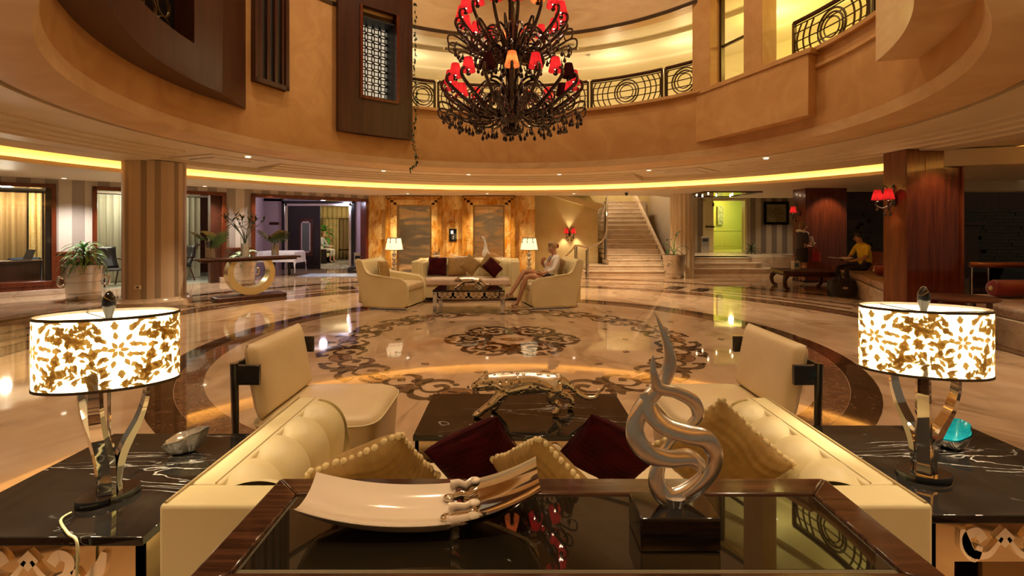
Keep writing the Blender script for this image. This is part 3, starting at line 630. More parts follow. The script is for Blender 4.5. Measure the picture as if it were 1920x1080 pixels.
# ---- striped recess on the right with the curved steps
K['stripe2'] = stripes('dark_striped_wallpaper', [(.5,(.60,.49,.37)),(1,(.26,.21,.18))], .46, 'X')
BY = 21.0
struct(MB().box(7.0,8.35,BY,BY+.3,0,3.1).box(10.12,13.5,BY,BY+.3,0,3.1).box(8.35,10.12,BY,BY+.3,2.78,3.1).build('wall_recess', K['stripe2']), 'striped paper wall of the raised recess', 'wall')
struct(MB().box(6.0,13.6,16.8,26,2.90,2.96).build('ceiling_recess', K['cream_white']), 'pale ceiling of the raised recess', 'ceiling')
struct(MB().box(5.98,6.08,16.1,BY,0,3).build('wall_recess_side', K['stripe2']), 'side wall of the raised recess', 'wall')
pl = struct(MB().box(6.1,10.2,17.2,25,0,.51).build('platform', K['stone']), 'raised stone landing before the yellow corridor', 'platform'); pl.name = 'floor_landing'
for k, (r, z) in enumerate(((1.0,.17),(.66,.34),(.32,.51))):
    poly = [(6.1,17.3)]; xr = 8.05+r*.55; yf = 17.25-r*.95
    poly += [(6.1,yf)]
    for i in range(9):
        a = R_(90*i/8); poly.append((xr-.5+.5*math.sin(a)+.35, yf+.5-.5*math.cos(a)))
    poly += [(xr+.38,17.6),(xr+.38,18.0),(6.1,18.0)]
    MB().prism(poly, z-.17, z-.03).build('riser', K['stone'], pl)
    cx_ = sum(p[0] for p in poly)/len(poly)
    MB().prism([(x+(.02 if x > 6.2 else 0), y-.02) for x, y in poly], z-.03, z).build('tread', K['stone'], pl, bevel=.006)
df = struct(MB().box(8.27,8.37,BY-.06,BY+.1,.51,2.80).box(10.10,10.20,BY-.06,BY+.1,.51,2.80).box(8.27,10.20,BY-.06,BY+.1,2.74,2.84).build('door_6', K['gallery'], bevel=.008), 'pale cased doorway to the yellow corridor', 'door')
dl = MB().box(8.37,8.80,BY+.1,BY+.16,.51,2.74).build('door_leaf', K['gallery'], df, bevel=.006)
MB().box(8.40,8.82,BY+.02,BY+.06,1.58,1.64).build('push_bar', K['iron'], dl); MB().box(8.74,8.80,BY+.04,BY+.12,2.5,2.66).build('closer', K['iron'], dl)
K['yellow'] = stripes('yellow_beadboard', [(.85,(.64,.58,.16)),(1,(.44,.40,.10))], .14, 'X')
K['yellow_plain'] = mat('yellow_panelling', (.62,.56,.17), .45)
cw = struct(wall_xy('wall_corridor', (8.35,22.6), (12.2,24.4), .51, 2.9, K['yellow'], .1), 'yellow panelled wall of the corridor', 'wall')
for k in range(4):
    x = .25+.95*k
    MB().box(x,x+.8,-.03,0,.68,1.28).build('raised_panel', K['yellow_plain'], cw, bevel=.015)
MB().box(0,4.2,-.05,0,1.42,1.48).build('dado_rail', K['yellow_plain'], cw, bevel=.01); MB().box(0,4.2,-.02,0,.51,1.42).build('lower_panelling', K['yellow_plain'], cw)
struct(MB().box(12.0,12.1,21.2,24.6,.5,2.9).build('wall_corridor_end', K['yellow_plain']), 'green lit end of the corridor', 'wall')
struct(MB().box(8.3,12.1,BY+.3,25,.5,.512).build('floor_corridor', K['yellow_plain']), 'yellow corridor floor', 'floor')
point((10.1,22.3,2.65), 60, (1,.88,.28), .1); point((11.4,22.4,2.3), 14, (.25,1,.55), .08)
spot((7.8,18.4,2.85), 170, WARM2, 110, .8); spot((8.9,19.6,2.85), 70, WARM2, 100, .8); spot((11.4,19.6,2.85), 55, WARM2, 110, .8)
wp = tag(MB().box(0,.36,-.05,0,0,.9).build('wall_plaque', mat('plaque', (.16,.16,.10), .4, noise=(14,(.5,.48,.3))), bevel=.01), 'tall narrow relief picture on the yellow corridor wall', 'picture')
wp.location = (9.85,23.22,1.72); wp.rotation_euler = (0,0,math.atan2(1.8,3.85))
# low stone bench below the striped wall, curved planter
struct(MB().box(10.25,13.2,19.55,BY,0,.46).build('wall_low', K['stone'], bevel=.01), 'low stone ledge under the striped wall', 'ledge')
struct(MB().lathe([(0,0),(.62,0),(.62,.42),(.66,.44),(.66,.50),(.50,.50),(.50,.40),(0,.40)], 32, (9.75,19.7,0)).build('wall_planter', K['stone'], smooth=35), 'curved stone planter at the end of the ledge', 'planter')
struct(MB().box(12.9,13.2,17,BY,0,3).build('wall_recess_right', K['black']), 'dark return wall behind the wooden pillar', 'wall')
# ceiling tray with bulbs before the recess
ty = thing('ceiling_tray', 'mirrored ceiling tray with small warm bulbs before the recess', 'ceiling light', (6.75,15.9,2.655))
MB().box(-.85,.85,-1.1,1.1,-.01,.004).build('mirror', K['gold_mirror'], ty); MB().box(-.9,-.85,-1.15,1.15,-.03,.004).box(.85,.9,-1.15,1.15,-.03,.004).box(-.9,.9,-1.15,-1.1,-.03,.004).box(-.9,.9,1.1,1.15,-.03,.004).build('frame', K['wood_dark'], ty)
for x, y in ((-.6,.2),(-.25,.6),(.1,.3),(.45,-.1),(-.5,-.5),(.65,.5)): MB().sphere((x,y,-.03), .025, 8, 6).build('bulb', K['bulb'], ty)
# ---- fireplace side on the right
K['slate'] = mat('split_slate', (.035,.030,.024), .6, noise=(6,(.065,.055,.042),(.6,1,8)), bump=(20,.6,.02))
wf = struct(MB().box(10.3,18,15.0,15.3,0,2.7).build('wall_right', K['wood_dark']), 'dark mahogany and slate chimney wall', 'wall')
random.seed(3)
for r in range(16):
    x = 10.35-random.random()*.2
    while x < 16.6:
        L_ = .45+.5*random.random(); z = .45+.105*r
        if not (12.0 < x+L_/2 < 14.3 and z < 1.5) and x > 10.2: MB().box(x,min(x+L_-.008,16.9),14.93-.03*random.random(),15.0,z,z+.098).build('slate_strip', K['slate'], wf)
        x += L_
fp = thing('fireplace', 'dark wooden fireplace surround in the slate wall', 'fireplace', (13.15,14.84,0))
MB().box(-1.05,1.05,-.12,.02,.3,1.62).build('surround', K['wood_dark'], fp, bevel=.015); MB().box(-.55,.55,-.14,-.11,.3,1.15).build('opening', K['black'], fp); MB().box(-1.2,1.2,-.22,.02,1.62,1.72).build('mantel', K['wood_dark'], fp, bevel=.012)
def pillar(name, label, x0, x1, y0, y1, z1, ext=None):
    p = thing(name, label, 'pillar', (x0,y0,0)); p['kind'] = 'structure'
    w_, d_ = x1-x0, y1-y0; n_ = 2
    MB().box(.02,w_-.02,.02,d_-.02,0,z1).build('core', K['wood_dark'], p)
    for k in range(n_): MB().box(w_*k/n_+.001,w_*(k+1)/n_-.001,0,.02,.08,z1).build('veneer_panel', K['wood'], p, bevel=.003)
    MB().box(0,.02,.022,d_,.08,z1).build('veneer_panel', K['wood'], p, bevel=.003); MB().box(w_-.02,w_,.022,d_,.08,z1).build('veneer_panel', K['wood'], p, bevel=.003)
    MB().box(-.015,w_+.015,-.015,d_+.015,0,.08).build('plinth', K['wood_dark'], p, bevel=.004)
    return p
p1 = pillar('wooden_pillar', 'large glossy mahogany pillar beside the glass balustrade', 6.45, 7.06, 7.9, 8.4, 2.81)
MB().box(.61,.91,.02,.45,0,2.53).build('side_pilaster', K['wood'], p1, bevel=.004); MB().box(.895,.93,-.01,.02,0,2.53).build('edge_strip', K['wood_edge'], p1)
p2 = pillar('wooden_pillar', 'glossy mahogany pillar behind the person in yellow', 8.25, 9.42, 13.6, 14.2, 2.66)
spot((6.85,7.45,2.74), 30, WARM2, 80, .6, (6.85,7.9,1.4)); spot((8.85,13.0,2.62), 45, WARM2, 85, .6, (8.85,13.6,1.5))
struct(MB().add([(7.06,7.9,2.53),(12,6.0,2.53),(12,6.5,2.53),(7.06,8.4,2.53),(7.06,7.9,2.80),(12,6.0,2.80),(12,6.5,2.80),(7.06,8.4,2.80)], [(3,2,1,0),(4,5,6,7),(0,1,5,4),(1,2,6,5),(2,3,7,6),(3,0,4,7)]).build('beam_right', K['cream']), 'cream ceiling beam behind the large pillar', 'beam')
struct(MB().box(9.6,15,11.5,12.0,2.42,2.66).build('beam_far', K['cream']), 'cream ceiling beam over the corner seat', 'beam')
ot_ = MB().box(.46,.54,-.012,.0,.36,.47).build('socket_plate', K['cream'], p1, bevel=.003)
for d_, r_, l_ in ((-9,5.3,'white smoke detector in the gallery ceiling beside the lattice box'), (8,5.3,'white smoke detector in the gallery ceiling behind the upper chandelier tier'), (17,5.2,'white smoke detector in the gallery ceiling near the plaster pier'), (19,6.0,'white smoke detector in the gallery ceiling over the ringed railing')):
    t = thing('smoke_detector', l_, 'detector', polar(r_, d_, 6.018 if r_ < 5.7 else 5.93)); MB().lathe([(0,0),(.06,0),(.06,-.02),(.045,-.045),(0,-.05)], 16).build('housing', K['white'], t, smooth=40); MB().lathe([(.061,-.008),(.063,-.008),(.063,-.014),(.061,-.014)], 16, close=True).build('rim', K['steel'], t)
# left striped column
K['stripe_col'] = stripes('column_stripes', [(.22,(.62,.47,.32)),(.40,(.36,.27,.19)),(.62,(.68,.53,.38)),(.80,(.33,.245,.175)),(1,(.66,.51,.36))], 2*PI/6, angular=True)
co = struct(MB().lathe([(0,.16),(.53,.16),(.53,2.83),(0,2.83)], 64).build('column_striped', K['stripe_col'], smooth=35, loc=(-7.2,9.75,0)), 'round column in beige and taupe striped paper', 'column')
MB().lathe([(0,0),(.64,0),(.64,.09),(.60,.12),(.58,.16),(0,.16)], 64).build('plinth', K['stone'], co, smooth=35)
so = MB().box(-.055,.055,-.565,-.52,.36,.43).build('socket_plate', K['cream'], co, bevel=.004); so.rotation_euler = (0,0,.12); MB().cyl((0,0,0),.018,.006,12).xf(Matrix.Translation((.015,-.565,.395)) @ Matrix.Rotation(R_(90),4,'X')).build('socket_hole', K['black'], so)
# dome camera
cd = thing('security_camera', 'small black dome camera under the ceiling before the stairs', 'camera', (3.55,15.0,2.66))
MB().lathe([(0,0),(.07,0),(.07,-.03),(0,-.03)], 20).build('mount', K['white'], cd); MB().sphere((0,0,-.03), (.055,.055,.09), 14, 8).build('dome', K['black_gloss'], cd, smooth=80)
# ================================================================ FRONT SEATING GROUP
def slab(mb, x0, x1, y0, y1, z0, z1): return mb.box(x0, x1, y0, y1, z0, z1)
# ---- console table behind the sofa
def scroll_plate(mb, pts, w0, w1, y0, y1):
    """flat scroll cut from plate, standing in the xz plane"""
    P = smoothpts([(x,0,z) for x,z in pts], 6); ws = lerps([w0*.35, w0, (w0+w1)/2, w1], len(P)); N = len(P); vs = []
    for i in range(N):
        t = (P[min(i+1,N-1)]-P[max(i-1,0)]).normalized(); n = Vector((-t.z,0,t.x))
        for sgn, y in ((1,y0),(-1,y0),(-1,y1),(1,y1)): vs.append((P[i].x+n.x*sgn*ws[i]/2, y, P[i].z+n.z*sgn*ws[i]/2))
    fs = [(i*4+q, i*4+(q+1)%4, (i+1)*4+(q+1)%4, (i+1)*4+q) for i in range(N-1) for q in range(4)]
    fs += [(3,2,1,0), ((N-1)*4, (N-1)*4+1, (N-1)*4+2, (N-1)*4+3)]
    return mb.add(vs, fs)
ct = thing('console_table', 'dark macassar console table with a smoked glass top behind the sofa', 'table', (0,0,0))
X0, X1, Y0, Y1, ZT = -.69, .93, .99, 1.44, .76
fw = .085
for nm, poly in (('frame_rail', [(X0,Y1),(X1,Y1),(X1-fw,Y1-fw),(X0+fw,Y1-fw)]), ('frame_rail', [(X0,Y0),(X0+fw,Y0+.055),(X1-fw,Y0+.055),(X1,Y0)]),
                 ('frame_rail', [(X0,Y0),(X0,Y1),(X0+fw,Y1-fw),(X0+fw,Y0+.055)]), ('frame_rail', [(X1,Y0),(X1-fw,Y0+.055),(X1-fw,Y1-fw),(X1,Y1)])):
    MB().prism(poly, ZT-.05, ZT).build(nm, K['macassar'], ct, bevel=.006)
gx0, gx1, gy0, gy1 = X0+fw, X1-fw, Y0+.055, Y1-fw
K['console_glass'] = mat('dark_tinted_glass_top', (.016,.012,.007), .02, ior=1.5)
gt = MB().box(gx0+.012,gx1-.012,gy0+.012,gy1-.012,ZT-.02,ZT-.003).build('glass_top', K['console_glass'], ct)
bv = [(gx0,gy0,ZT-.009),(gx1,gy0,ZT-.009),(gx1,gy1,ZT-.009),(gx0,gy1,ZT-.009),(gx0+.014,gy0+.014,ZT-.003),(gx1-.014,gy0+.014,ZT-.003),(gx1-.014,gy1-.014,ZT-.003),(gx0+.014,gy1-.014,ZT-.003)]
MB().add(bv, [(0,1,5,4),(1,2,6,5),(2,3,7,6),(3,0,4,7)]).build('bevelled_edge', mat('bevelled_glass', (.28,.25,.18), .04, .6), gt)
for x in (X0+.04, X1-.12):
    for y in (Y0+.03, Y1-.11): MB().box(x,x+.08,y,y+.08,0,ZT-.05).build('leg', K['macassar'], ct, bevel=.004)
MB().box(X0+.12,X1-.12,Y0+.05,Y1-.05,ZT-.12,ZT-.05).build('apron', K['macassar'], ct)
MB().box(X0+.08,X1-.08,Y0+.06,Y1-.06,.16,.19).build('lower_shelf', K['macassar'], ct, bevel=.004)

# ---- cream sofa with its back to the console
SX0, SX1, SY0, SY1, SZ = -1.09, 1.30, 1.49, 2.45, .65
sofa = thing('sofa', 'cream leather channel tufted sofa behind the dark console table', 'sofa', (0,0,0))
MB().box(SX0+.02,SX1-.02,SY0+.02,SY1-.02,0,.06).build('plinth', K['black_wood'], sofa)
MB().box(SX0+.13,SX1-.13,SY0+.1,SY1-.03,.06,.20).build('base', K['leather'], sofa, bevel=.01)
MB().box(SX0+.135,SX1-.135,SY0+.2,SY1,.20,.335).build('seat_cushion', K['leather2'], sofa, bevel=.05, seg=4)
bk = MB().box(SX0,SX1,SY0,SY0+.125,.06,SZ).build('backrest', K['leather'], sofa, bevel=.012, seg=3)
def channel(L, T, H, z0, cap0=False, cap1=False):
    """one upholstered channel: local x along, +y outwards, top at z0+H"""
    def fn(u, v):
        s_ = math.sin(PI*min(max(u,.0),1)); k = .74+.26*s_**.45
        a = v*PI*.62
        if v < .6:
            b_ = v/.6*PI/2; y = T*k*math.sin(b_); z = z0+H-.16+.16*(.90+.10*s_)*math.cos(b_)+.012*s_
        else: y = T*k*(1-.12*(v-.6)/.4); z = z0+(H-.16)*(1-(v-.6)/.4)
        return (L*u, y, z)
    return MB().grid(fn, 10, 14)
nb = 9; LB = (SX1-SX0-.26)/nb
ch = channel(LB, .10, SZ-.30+.0, .30).mesh('tuft_channel', 60); ch.materials.append(K['leather'])
for k in range(nb): place('tuft_channel', ch, bk, (SX0+.13+LB*k, SY0+.12, 0))
na = 4; LA = (SY1-SY0-.15)/na
ca = channel(LA, .155, SZ-.30, .30).mesh('tuft_channel', 60); ca.materials.append(K['leather'])
for side in (-1, 1):
    xa0, xa1 = (SX0, SX0+.12) if side < 0 else (SX1-.12, SX1)
    ar = MB().box(xa0,xa1,SY0+.126,SY1,.06,SZ).build('armrest', K['leather'], sofa, bevel=.012, seg=3)
    xp = xa0+.016 if side < 0 else xa1-.016
    MB().tube([(xp,SY0+.01,SZ+.002),(xp,SY1-.01,SZ+.002)], .005, 8).build('piping', K['piping'], ar)
    xs = xa1-.022 if side < 0 else xa0+.022
    MB().tube([(xs,SY0+.13,SZ),(xs,SY1-.01,SZ)], .003, 6).build('seam', K['piping'], ar)
    for k in range(na):
        if side < 0: place('tuft_channel', ca, ar, (xa1-.005, SY1-.01-LA*k, 0), R_(-90))
        else: place('tuft_channel', ca, ar, (xa0+.005, SY0+.14+LA*k, 0), R_(90))
    capx = xa1 if side < 0 else xa0
    fn = lambda u,v: (capx-side*.15*math.sin(v*PI/2)*.93, SY1-.012+.03*math.sin(u*PI), .30+.35*u if v < 0 else .3+(.19+.155*math.cos(v*PI/2))*u)
    MB().grid(fn, 8, 8).build('front_facing', K['leather'], ar, smooth=60)

# ---- scatter cushions
def cushion_mesh(w_, h_, t_, pinch=.06, n=18, wrinkle=0):
    mb = MB()
    def f(sgn):
        def fn(u, v):
            a, b = 2*u-1, 2*v-1
            k = 1-pinch*(1-abs(b)**2)*abs(a)**3; k2 = 1-pinch*(1-abs(a)**2)*abs(b)**3
            e = max(0,(1-a**4))**.55*max(0,(1-b**4))**.55
            z = sgn*t_/2*e
            if wrinkle and e > .05: z += sgn*wrinkle*math.sin(b*34+3*math.sin(a*4))*e
            return (w_/2*a*k, z, h_/2*b*k2)
        return fn
    mb.grid(f(1), n*(2 if wrinkle else 1), n*(2 if wrinkle else 1)); mb.grid(f(-1), n*(2 if wrinkle else 1), n*(2 if wrinkle else 1)); return mb
CREAM_C = cushion_mesh(.42,.42,.15,.05,26,.0028).mesh('cover', 70); CREAM_C.materials.append(K['fabric_gold'])
RED_C = cushion_mesh(.45,.45,.16,.07,24,.0045).mesh('cover', 70); RED_C.materials.append(K['velvet'])
pomb = MB().sphere((0,0,0), .0135, 9, 7).mesh('pompom', 80); pomb.materials.append(K['pom'])
band = MB().box(-.19,.19,-.002,.002,-.004,.004)
def cream_cushion(label, loc, rot, size=.42, pom=True, group='pompom cushions'):
    t = thing('scatter_cushion', label, 'cushion', loc, 0, group); t.rotation_euler = rot
    place('cover', CREAM_C, t, scale=(size/.42,)*3)
    if pom:
        hw = size/2; n = 12
        for e in range(4):
            for k in range(n):
                q = -hw+2*hw*(k+.5)/n+random.uniform(-.004,.004); o_ = hw-.006-.010*(1-(q/hw)**2)
                p = ((q,0,o_),(o_,0,-q),(-q,0,-o_),(-o_,0,q))[e]
                s_ = random.uniform(.85,1.15); place('pompom', pomb, t, (p[0]*1.01, random.uniform(-.006,.006), p[2]*1.01), scale=(s_,s_,s_))
    return t
def red_cushion(label, loc, rot, size=.45, group=None):
    t = thing('scatter_cushion', label, 'cushion', loc, 0, group); t.rotation_euler = rot
    place('cover', RED_C, t, scale=(size/.45,)*3)
    MB().tube([(-size/2*.97,0,-size/2*.97),(size/2*.97,0,-size/2*.97),(size/2*.97,0,size/2*.97),(-size/2*.97,0,size/2*.97)], .004, 6, closed=True).build('piping', K['velvet'], t)
    return t
cream_cushion('gold pompom cushion slumped low beside the tufted sofa arm by the white dish', (-.53,1.90,.535), (R_(38), R_(-22), R_(2)), .38)
red_cushion('burgundy velvet cushion between two gold pompom cushions behind the white dish', (-.155,2.09,.530), (R_(34), R_(-25), R_(2)), .34)
cream_cushion('gold pompom cushion standing on its corner between the burgundy cushions', (.125,1.87,.535), (R_(40), R_(44), 0), .34)
red_cushion('burgundy velvet cushion behind the twisted silver sculpture', (.42,2.10,.530), (R_(34), R_(27), R_(-2)), .34)
cream_cushion('gold pompom cushion leaning on the sofa arm beside the silver sculpture', (.82,1.91,.605), (R_(24), R_(42), 0), .38)

# ---- low marble tables with mirrored scroll bases
def scroll_set(mb, x0, x1, zt, y0, y1, n):
    w_ = (x1-x0)/n
    for k in range(n):
        c = x0+w_*(k+.5)
        for s in (-1,1):
            scroll_plate(mb, [(c+s*.01,zt-.05),(c+s*.06,zt-.11),(c+s*.12,zt-.10),(c+s*.135,zt-.05),(c+s*.10,zt-.03),(c+s*.075,zt-.06)], .03, .035, y0, y1)
            scroll_plate(mb, [(c+s*w_*.46,zt-.02),(c+s*w_*.42,zt-.08),(c+s*w_*.33,zt-.12),(c+s*w_*.27,zt-.08)], .045, .02, y0, y1)
        mb.prism([(c,zt-.015),(c+.035,zt-.05),(c,zt-.085),(c-.035,zt-.05)], y0, y1, 'xz')
def marble_table(name, label, x0, x1, y0, y1, zt, cat='table'):
    t = thing(name, label, cat, ((x0+x1)/2,(y0+y1)/2,0)); a, b = (x1-x0)/2, (y1-y0)/2
    MB().box(-a,a,-b,b,zt-.03,zt).build('marble_top', K['black_marble'], t, bevel=.004)
    ai, bi = a-.01, b-.01; lw_ = .085
    for sx in (-1,1):
        for sy in (-1,1):
            MB().box(min(sx*ai,sx*(ai-lw_)),max(sx*ai,sx*(ai-lw_)),min(sy*bi,sy*(bi-.02)),max(sy*bi,sy*(bi-.02)),0,zt-.03) \
                .box(min(sx*ai,sx*(ai-.02)),max(sx*ai,sx*(ai-.02)),min(sy*bi,sy*(bi-lw_)),max(sy*bi,sy*(bi-lw_)),0,zt-.03).build('leg', K['gold_mirror'], t)
    for sy in (-1,1):
        ap = MB().box(-ai+lw_,ai-lw_,sy*(bi-.011)-.008,sy*(bi-.011)+.008,zt-.17,zt-.03).build('apron', K['gold_mirror'], t)
        m_ = MB(); scroll_set(m_, -ai+lw_+.01, ai-lw_-.01, zt-.03, sy*(bi+.001)-.006, sy*(bi+.001)+.006, max(1, round((2*a-.2)/.42))); m_.build('scroll_ornament', K['silver'], ap)
    for sx in (-1,1):
        ap = MB().box(sx*(ai-.011)-.008,sx*(ai-.011)+.008,-bi+lw_,bi-lw_,zt-.17,zt-.03).build('apron', K['gold_mirror'], t)
        m_ = MB(); scroll_set(m_, -bi+lw_+.01, bi-lw_-.01, zt-.03, -.006, .006, max(1, round((2*b-.2)/.42))); m_.xf(Matrix.Translation((sx*(ai+.001),0,0)) @ Matrix.Rotation(R_(90),4,'Z')).build('scroll_ornament', K['silver'], ap)
    MB().box(-ai+.03,ai-.03,-bi+.03,bi-.03,.02,.035).build('mirror_shelf', K['gold_mirror'], t)
    return t
marble_table('coffee_table', 'long black marble coffee table with mirrored scroll base before the sofa', -.52, .68, 2.53, 3.18, .42)
marble_table('side_table', 'black marble side table carrying the lamp and a silver leaf bowl', -1.95, -1.20, 1.57, 2.37, .5)
marble_table('side_table', 'black marble side table carrying the lamp and a turquoise bowl', 1.46, 2.32, 1.69, 2.47, .5)

# ---- table lamps with oval damask shades
def damask(a, b, z0, z1, off):
    """leafy brocade print mapped on the oval drum"""
    polys = []
    def leaf(c, ang, L_, W_, lob=0):
        n = 9; P = []
        for i in range(n+1):
            t = i/n; w_ = W_*math.sin(PI*t**.8)*(1+.22*math.sin(t*PI*5) if lob else 1); P.append((L_*t, w_/2))
        P = P+[(x,-y) for x,y in reversed(P[1:-1])]
        polys.append([(c[0]+x*math.cos(ang)-y*math.sin(ang), c[1]+x*math.sin(ang)+y*math.cos(ang)) for x,y in P])
    def flower(c, s_):
        for r, n_, l_, w_, o_ in ((.03,6,.20,.10,0),(.29,9,.20,.105,.3),(.56,12,.22,.15,.1),(.86,15,.20,.19,.25)):
            for k in range(n_):
                a_ = 2*PI*k/n_+o_; leaf((c[0]+s_*r*math.cos(a_), c[1]+s_*r*math.sin(a_)*.85), a_, s_*l_, s_*w_, r > .4)
    def spray(c, ang, s_, flip=1):
        for k in range(6):
            t = k/5; p = (c[0]+s_*t*math.cos(ang+flip*.5*t), c[1]+s_*t*math.sin(ang+flip*.5*t))
            for q in (-1,1): leaf((p[0]-q*s_*.03*math.sin(ang), p[1]+q*s_*.03*math.cos(ang)), ang+flip*.5*t+q*(1.0-.5*t), s_*(.42-.16*t), s_*.125, 1)
        leaf((c[0]+s_*math.cos(ang+flip*.5), c[1]+s_*math.sin(ang+flip*.5)), ang+flip*.5, s_*.4, s_*.2, 1)
    per = PI*(3*(a+b)-math.sqrt((3*a+b)*(a+3*b))); h = z1-z0; n = 4; rep = per/n
    for k in range(n):
        u = rep*k
        flower((u+rep*.25, h*.56), .15); flower((u+rep*.75, h*.50), .11)
        spray((u+rep*.02, h*.02), 1.15, .11, 1); spray((u+rep*.50, h*.98), -1.2, .11, 1); spray((u+rep*.52, h*.03), 1.9, .10, -1)
        spray((u+rep*.98, h*.96), -2.1, .10, -1); spray((u+rep*.30, h*.02), .2, .09, 1); spray((u+rep*.80, h*.96), -.2, .08, -1)
        spray((u+rep*.62, h*.82), .4, .06, -1); spray((u+rep*.88, h*.22), 2.6, .08, 1)
    # table of arc length -> angle
    N = 720; tab = [0]
    for i in range(N):
        t0, t1 = 2*PI*i/N, 2*PI*(i+1)/N
        tab.append(tab[-1]+math.hypot(a*(math.cos(t1)-math.cos(t0)), b*(math.sin(t1)-math.sin(t0))))
    def mp(u, v):
        u = u % tab[-1]; lo, hi = 0, N
        while hi-lo > 1:
            m_ = (lo+hi)//2
            if tab[m_] <= u: lo = m_
            else: hi = m_
        t = 2*PI*(lo+(u-tab[lo])/(tab[lo+1]-tab[lo]))/N; k = off
        return ((a+k)*math.cos(t), (b+k)*math.sin(t), z0+min(max(v,.004),h-.004))
    mb = MB()
    for P in polys:
        c = (sum(p[0] for p in P)/len(P), sum(p[1] for p in P)/len(P))
        vs = [mp(*c)]+[mp(*p) for p in P]; n_ = len(P)
        mb.add(vs, [(0,i+1,(i+1)%n_+1) for i in range(n_)])
    me = bpy.data.meshes.new('damask_print'); me.from_pydata(mb.v, [], mb.f); me.materials.append(K['damask_gold']); return me
SA, SB, SH0, SH1 = .222, .125, .43, .685
DAM = damask(SA, SB, SH0, SH1, .0012); DAM2 = damask(SA, SB, SH0, SH1, -.0012)
K['lamp_shade'] = shade_mat('cream_lamp_shade', (.93,.88,.74), .62)
def table_lamp(label, loc, rz, rz_base):
    t = thing('table_lamp', label, 'lamp', loc, rz, 'oval table lamps')
    sh = MB().lathe([(1,SH0),(1,SH1)], 72, sx=SA, sy=SB).build('shade', K['lamp_shade'], t, smooth=60)
    place('damask_print', DAM, sh)
    for z in (SH0, SH1-.004):
        MB().lathe([(SA-.003,z-.003),(SA+.003,z-.003),(SA+.003,z+.007),(SA-.003,z+.007)], 72, sy=SB/SA, close=True).build('trim_band', K['shade_rim'], sh, smooth=60)
    for a in (0, 120, 240):
        MB().tube([(0,0,SH1-.02),(SA*math.cos(R_(a))*.98,SB*math.sin(R_(a))*.98,SH1-.006)], .0022, 6).build('spider_wire', K['black'], sh)
    MB().lathe([(0,SH1-.03),(.009,SH1-.03),(.012,SH1-.005),(.020,SH1+.02),(.022,SH1+.035),(.019,SH1+.06),(.008,SH1+.083),(0,SH1+.087)], 16).build('finial', K['black_gloss'], t, smooth=60)
    bs = MB().lathe([(0,0),(1,0),(1.0,.022),(.97,.026),(0,.026)], 40, sx=.098, sy=.066).build('base', K['black_gloss'], t, smooth=40); bs.rotation_euler = (0,0,rz_base)
    # three polished blades rising from a waist
    for k in range(3):
        a = R_(120*k)
        prof = [(.026,.026,.022),(.022,.07,.028),(.028,.14,.040),(.048,.20,.042),(.084,.27,.032),(.106,.34,.024),(.113,.40,.020),(.113,.50,.016)]
        P = smoothpts([(p[0],0,p[1]) for p in prof], 5); th = lerps([p[2] for p in prof], len(P)); vs = []; N = len(P)
        for i in range(N):
            tg = (P[min(i+1,N-1)]-P[max(i-1,0)]).normalized(); nx = Vector((tg.z,0,-tg.x)); yw = .030-.008*i/N
            for q, yy in ((-.3,-yw),(1,-yw*.72),(1,yw*.72),(-.3,yw)):
                p = P[i]+nx*th[i]*.5*q; vs.append((p.x, yy, p.z))
        m_ = MB().add(vs, [(i*4+q, i*4+(q+1)%4, (i+1)*4+(q+1)%4, (i+1)*4+q) for i in range(N-1) for q in range(4)]+[(3,2,1,0),tuple((N-1)*4+q for q in range(4))])
        b_ = m_.build('blade', K['chrome'], t, smooth=35); b_.rotation_euler = (0,0,a+rz_base)
    MB().lathe([(0,.026),(.03,.026),(.024,.07),(.026,.14),(.014,.20),(0,.21)], 6).build('waist', K['chrome'], t)
    MB().cyl((0,0,.2), .006, SH1-.23, 8).build('stem', K['chrome'], t)
    for s in (-1,1):
        MB().sphere((s*.10,0,.565), (.026,.026,.036), 12, 8).build('bulb', K['bulb'], t, smooth=80)
        point((s*.10,0,.565), 44, (1,.82,.52), .035, t)
    return t
table_lamp('table lamp with oval damask shade beside the silver leaf bowl', (-1.50,1.80,.5), R_(20), R_(30))
table_lamp('table lamp with oval damask shade beside the turquoise bowl', (1.66,1.95,.5), R_(-16), R_(5))
tag(MB().tube(smoothpts([(-1.545,1.695,.507),(-1.54,1.65,.507),(-1.45,1.58,.506),(-1.395,1.55,.498),(-1.39,1.545,.40),(-1.40,1.54,.2),(-1.38,1.54,.01)], 6), .0045, 8).build('lamp_cord', mat('pale_cord', (.62,.60,.34), .5), smooth=60), 'pale yellow lamp cord hanging over the marble table edge', 'cord')

# ---- bowls on the side tables
def leaf_bowl(name, label, loc, rz, R, H, m_in, m_out, wav=.12):
    t = thing(name, label, 'bowl', loc, rz)
    def fn(rr, dz):
        def f(u, v):
            a = 2*PI*u; k = 1+wav*math.cos(3*a)+.05*math.sin(7*a)
            r = rr*(.25+.75*v**.6)*(1 if v > .02 else 0)*k; return (r*math.cos(a)*1.15, r*math.sin(a)*.8, H*(v**1.8)*(1+.35*math.cos(a))+dz)
        return f
    MB().grid(fn(R,0), 40, 8, cu=True).build('outer_shell', m_out, t, smooth=60); MB().grid(fn(R*.965,.006), 40, 8, cu=True).build('inner_shell', m_in, t, smooth=60)
    return t
K['hammered'] = mat('hammered_silver', (.90,.85,.76), .3, 1, bump=(55,.6,.010))
leaf_bowl('leaf_bowl', 'hammered silver leaf bowl on the black marble side table', (-1.47,2.17,.502), .3, .075, .07, K['hammered'], K['hammered'])
leaf_bowl('shell_bowl', 'small bowl with turquoise inside and dark silver outside', (2.02,2.22,.502), .5, .085, .075, mat('turquoise_enamel', (.0,.30,.42), .25, noise=(40,(.02,.45,.55)), coat=.5), K['steel'], .06)

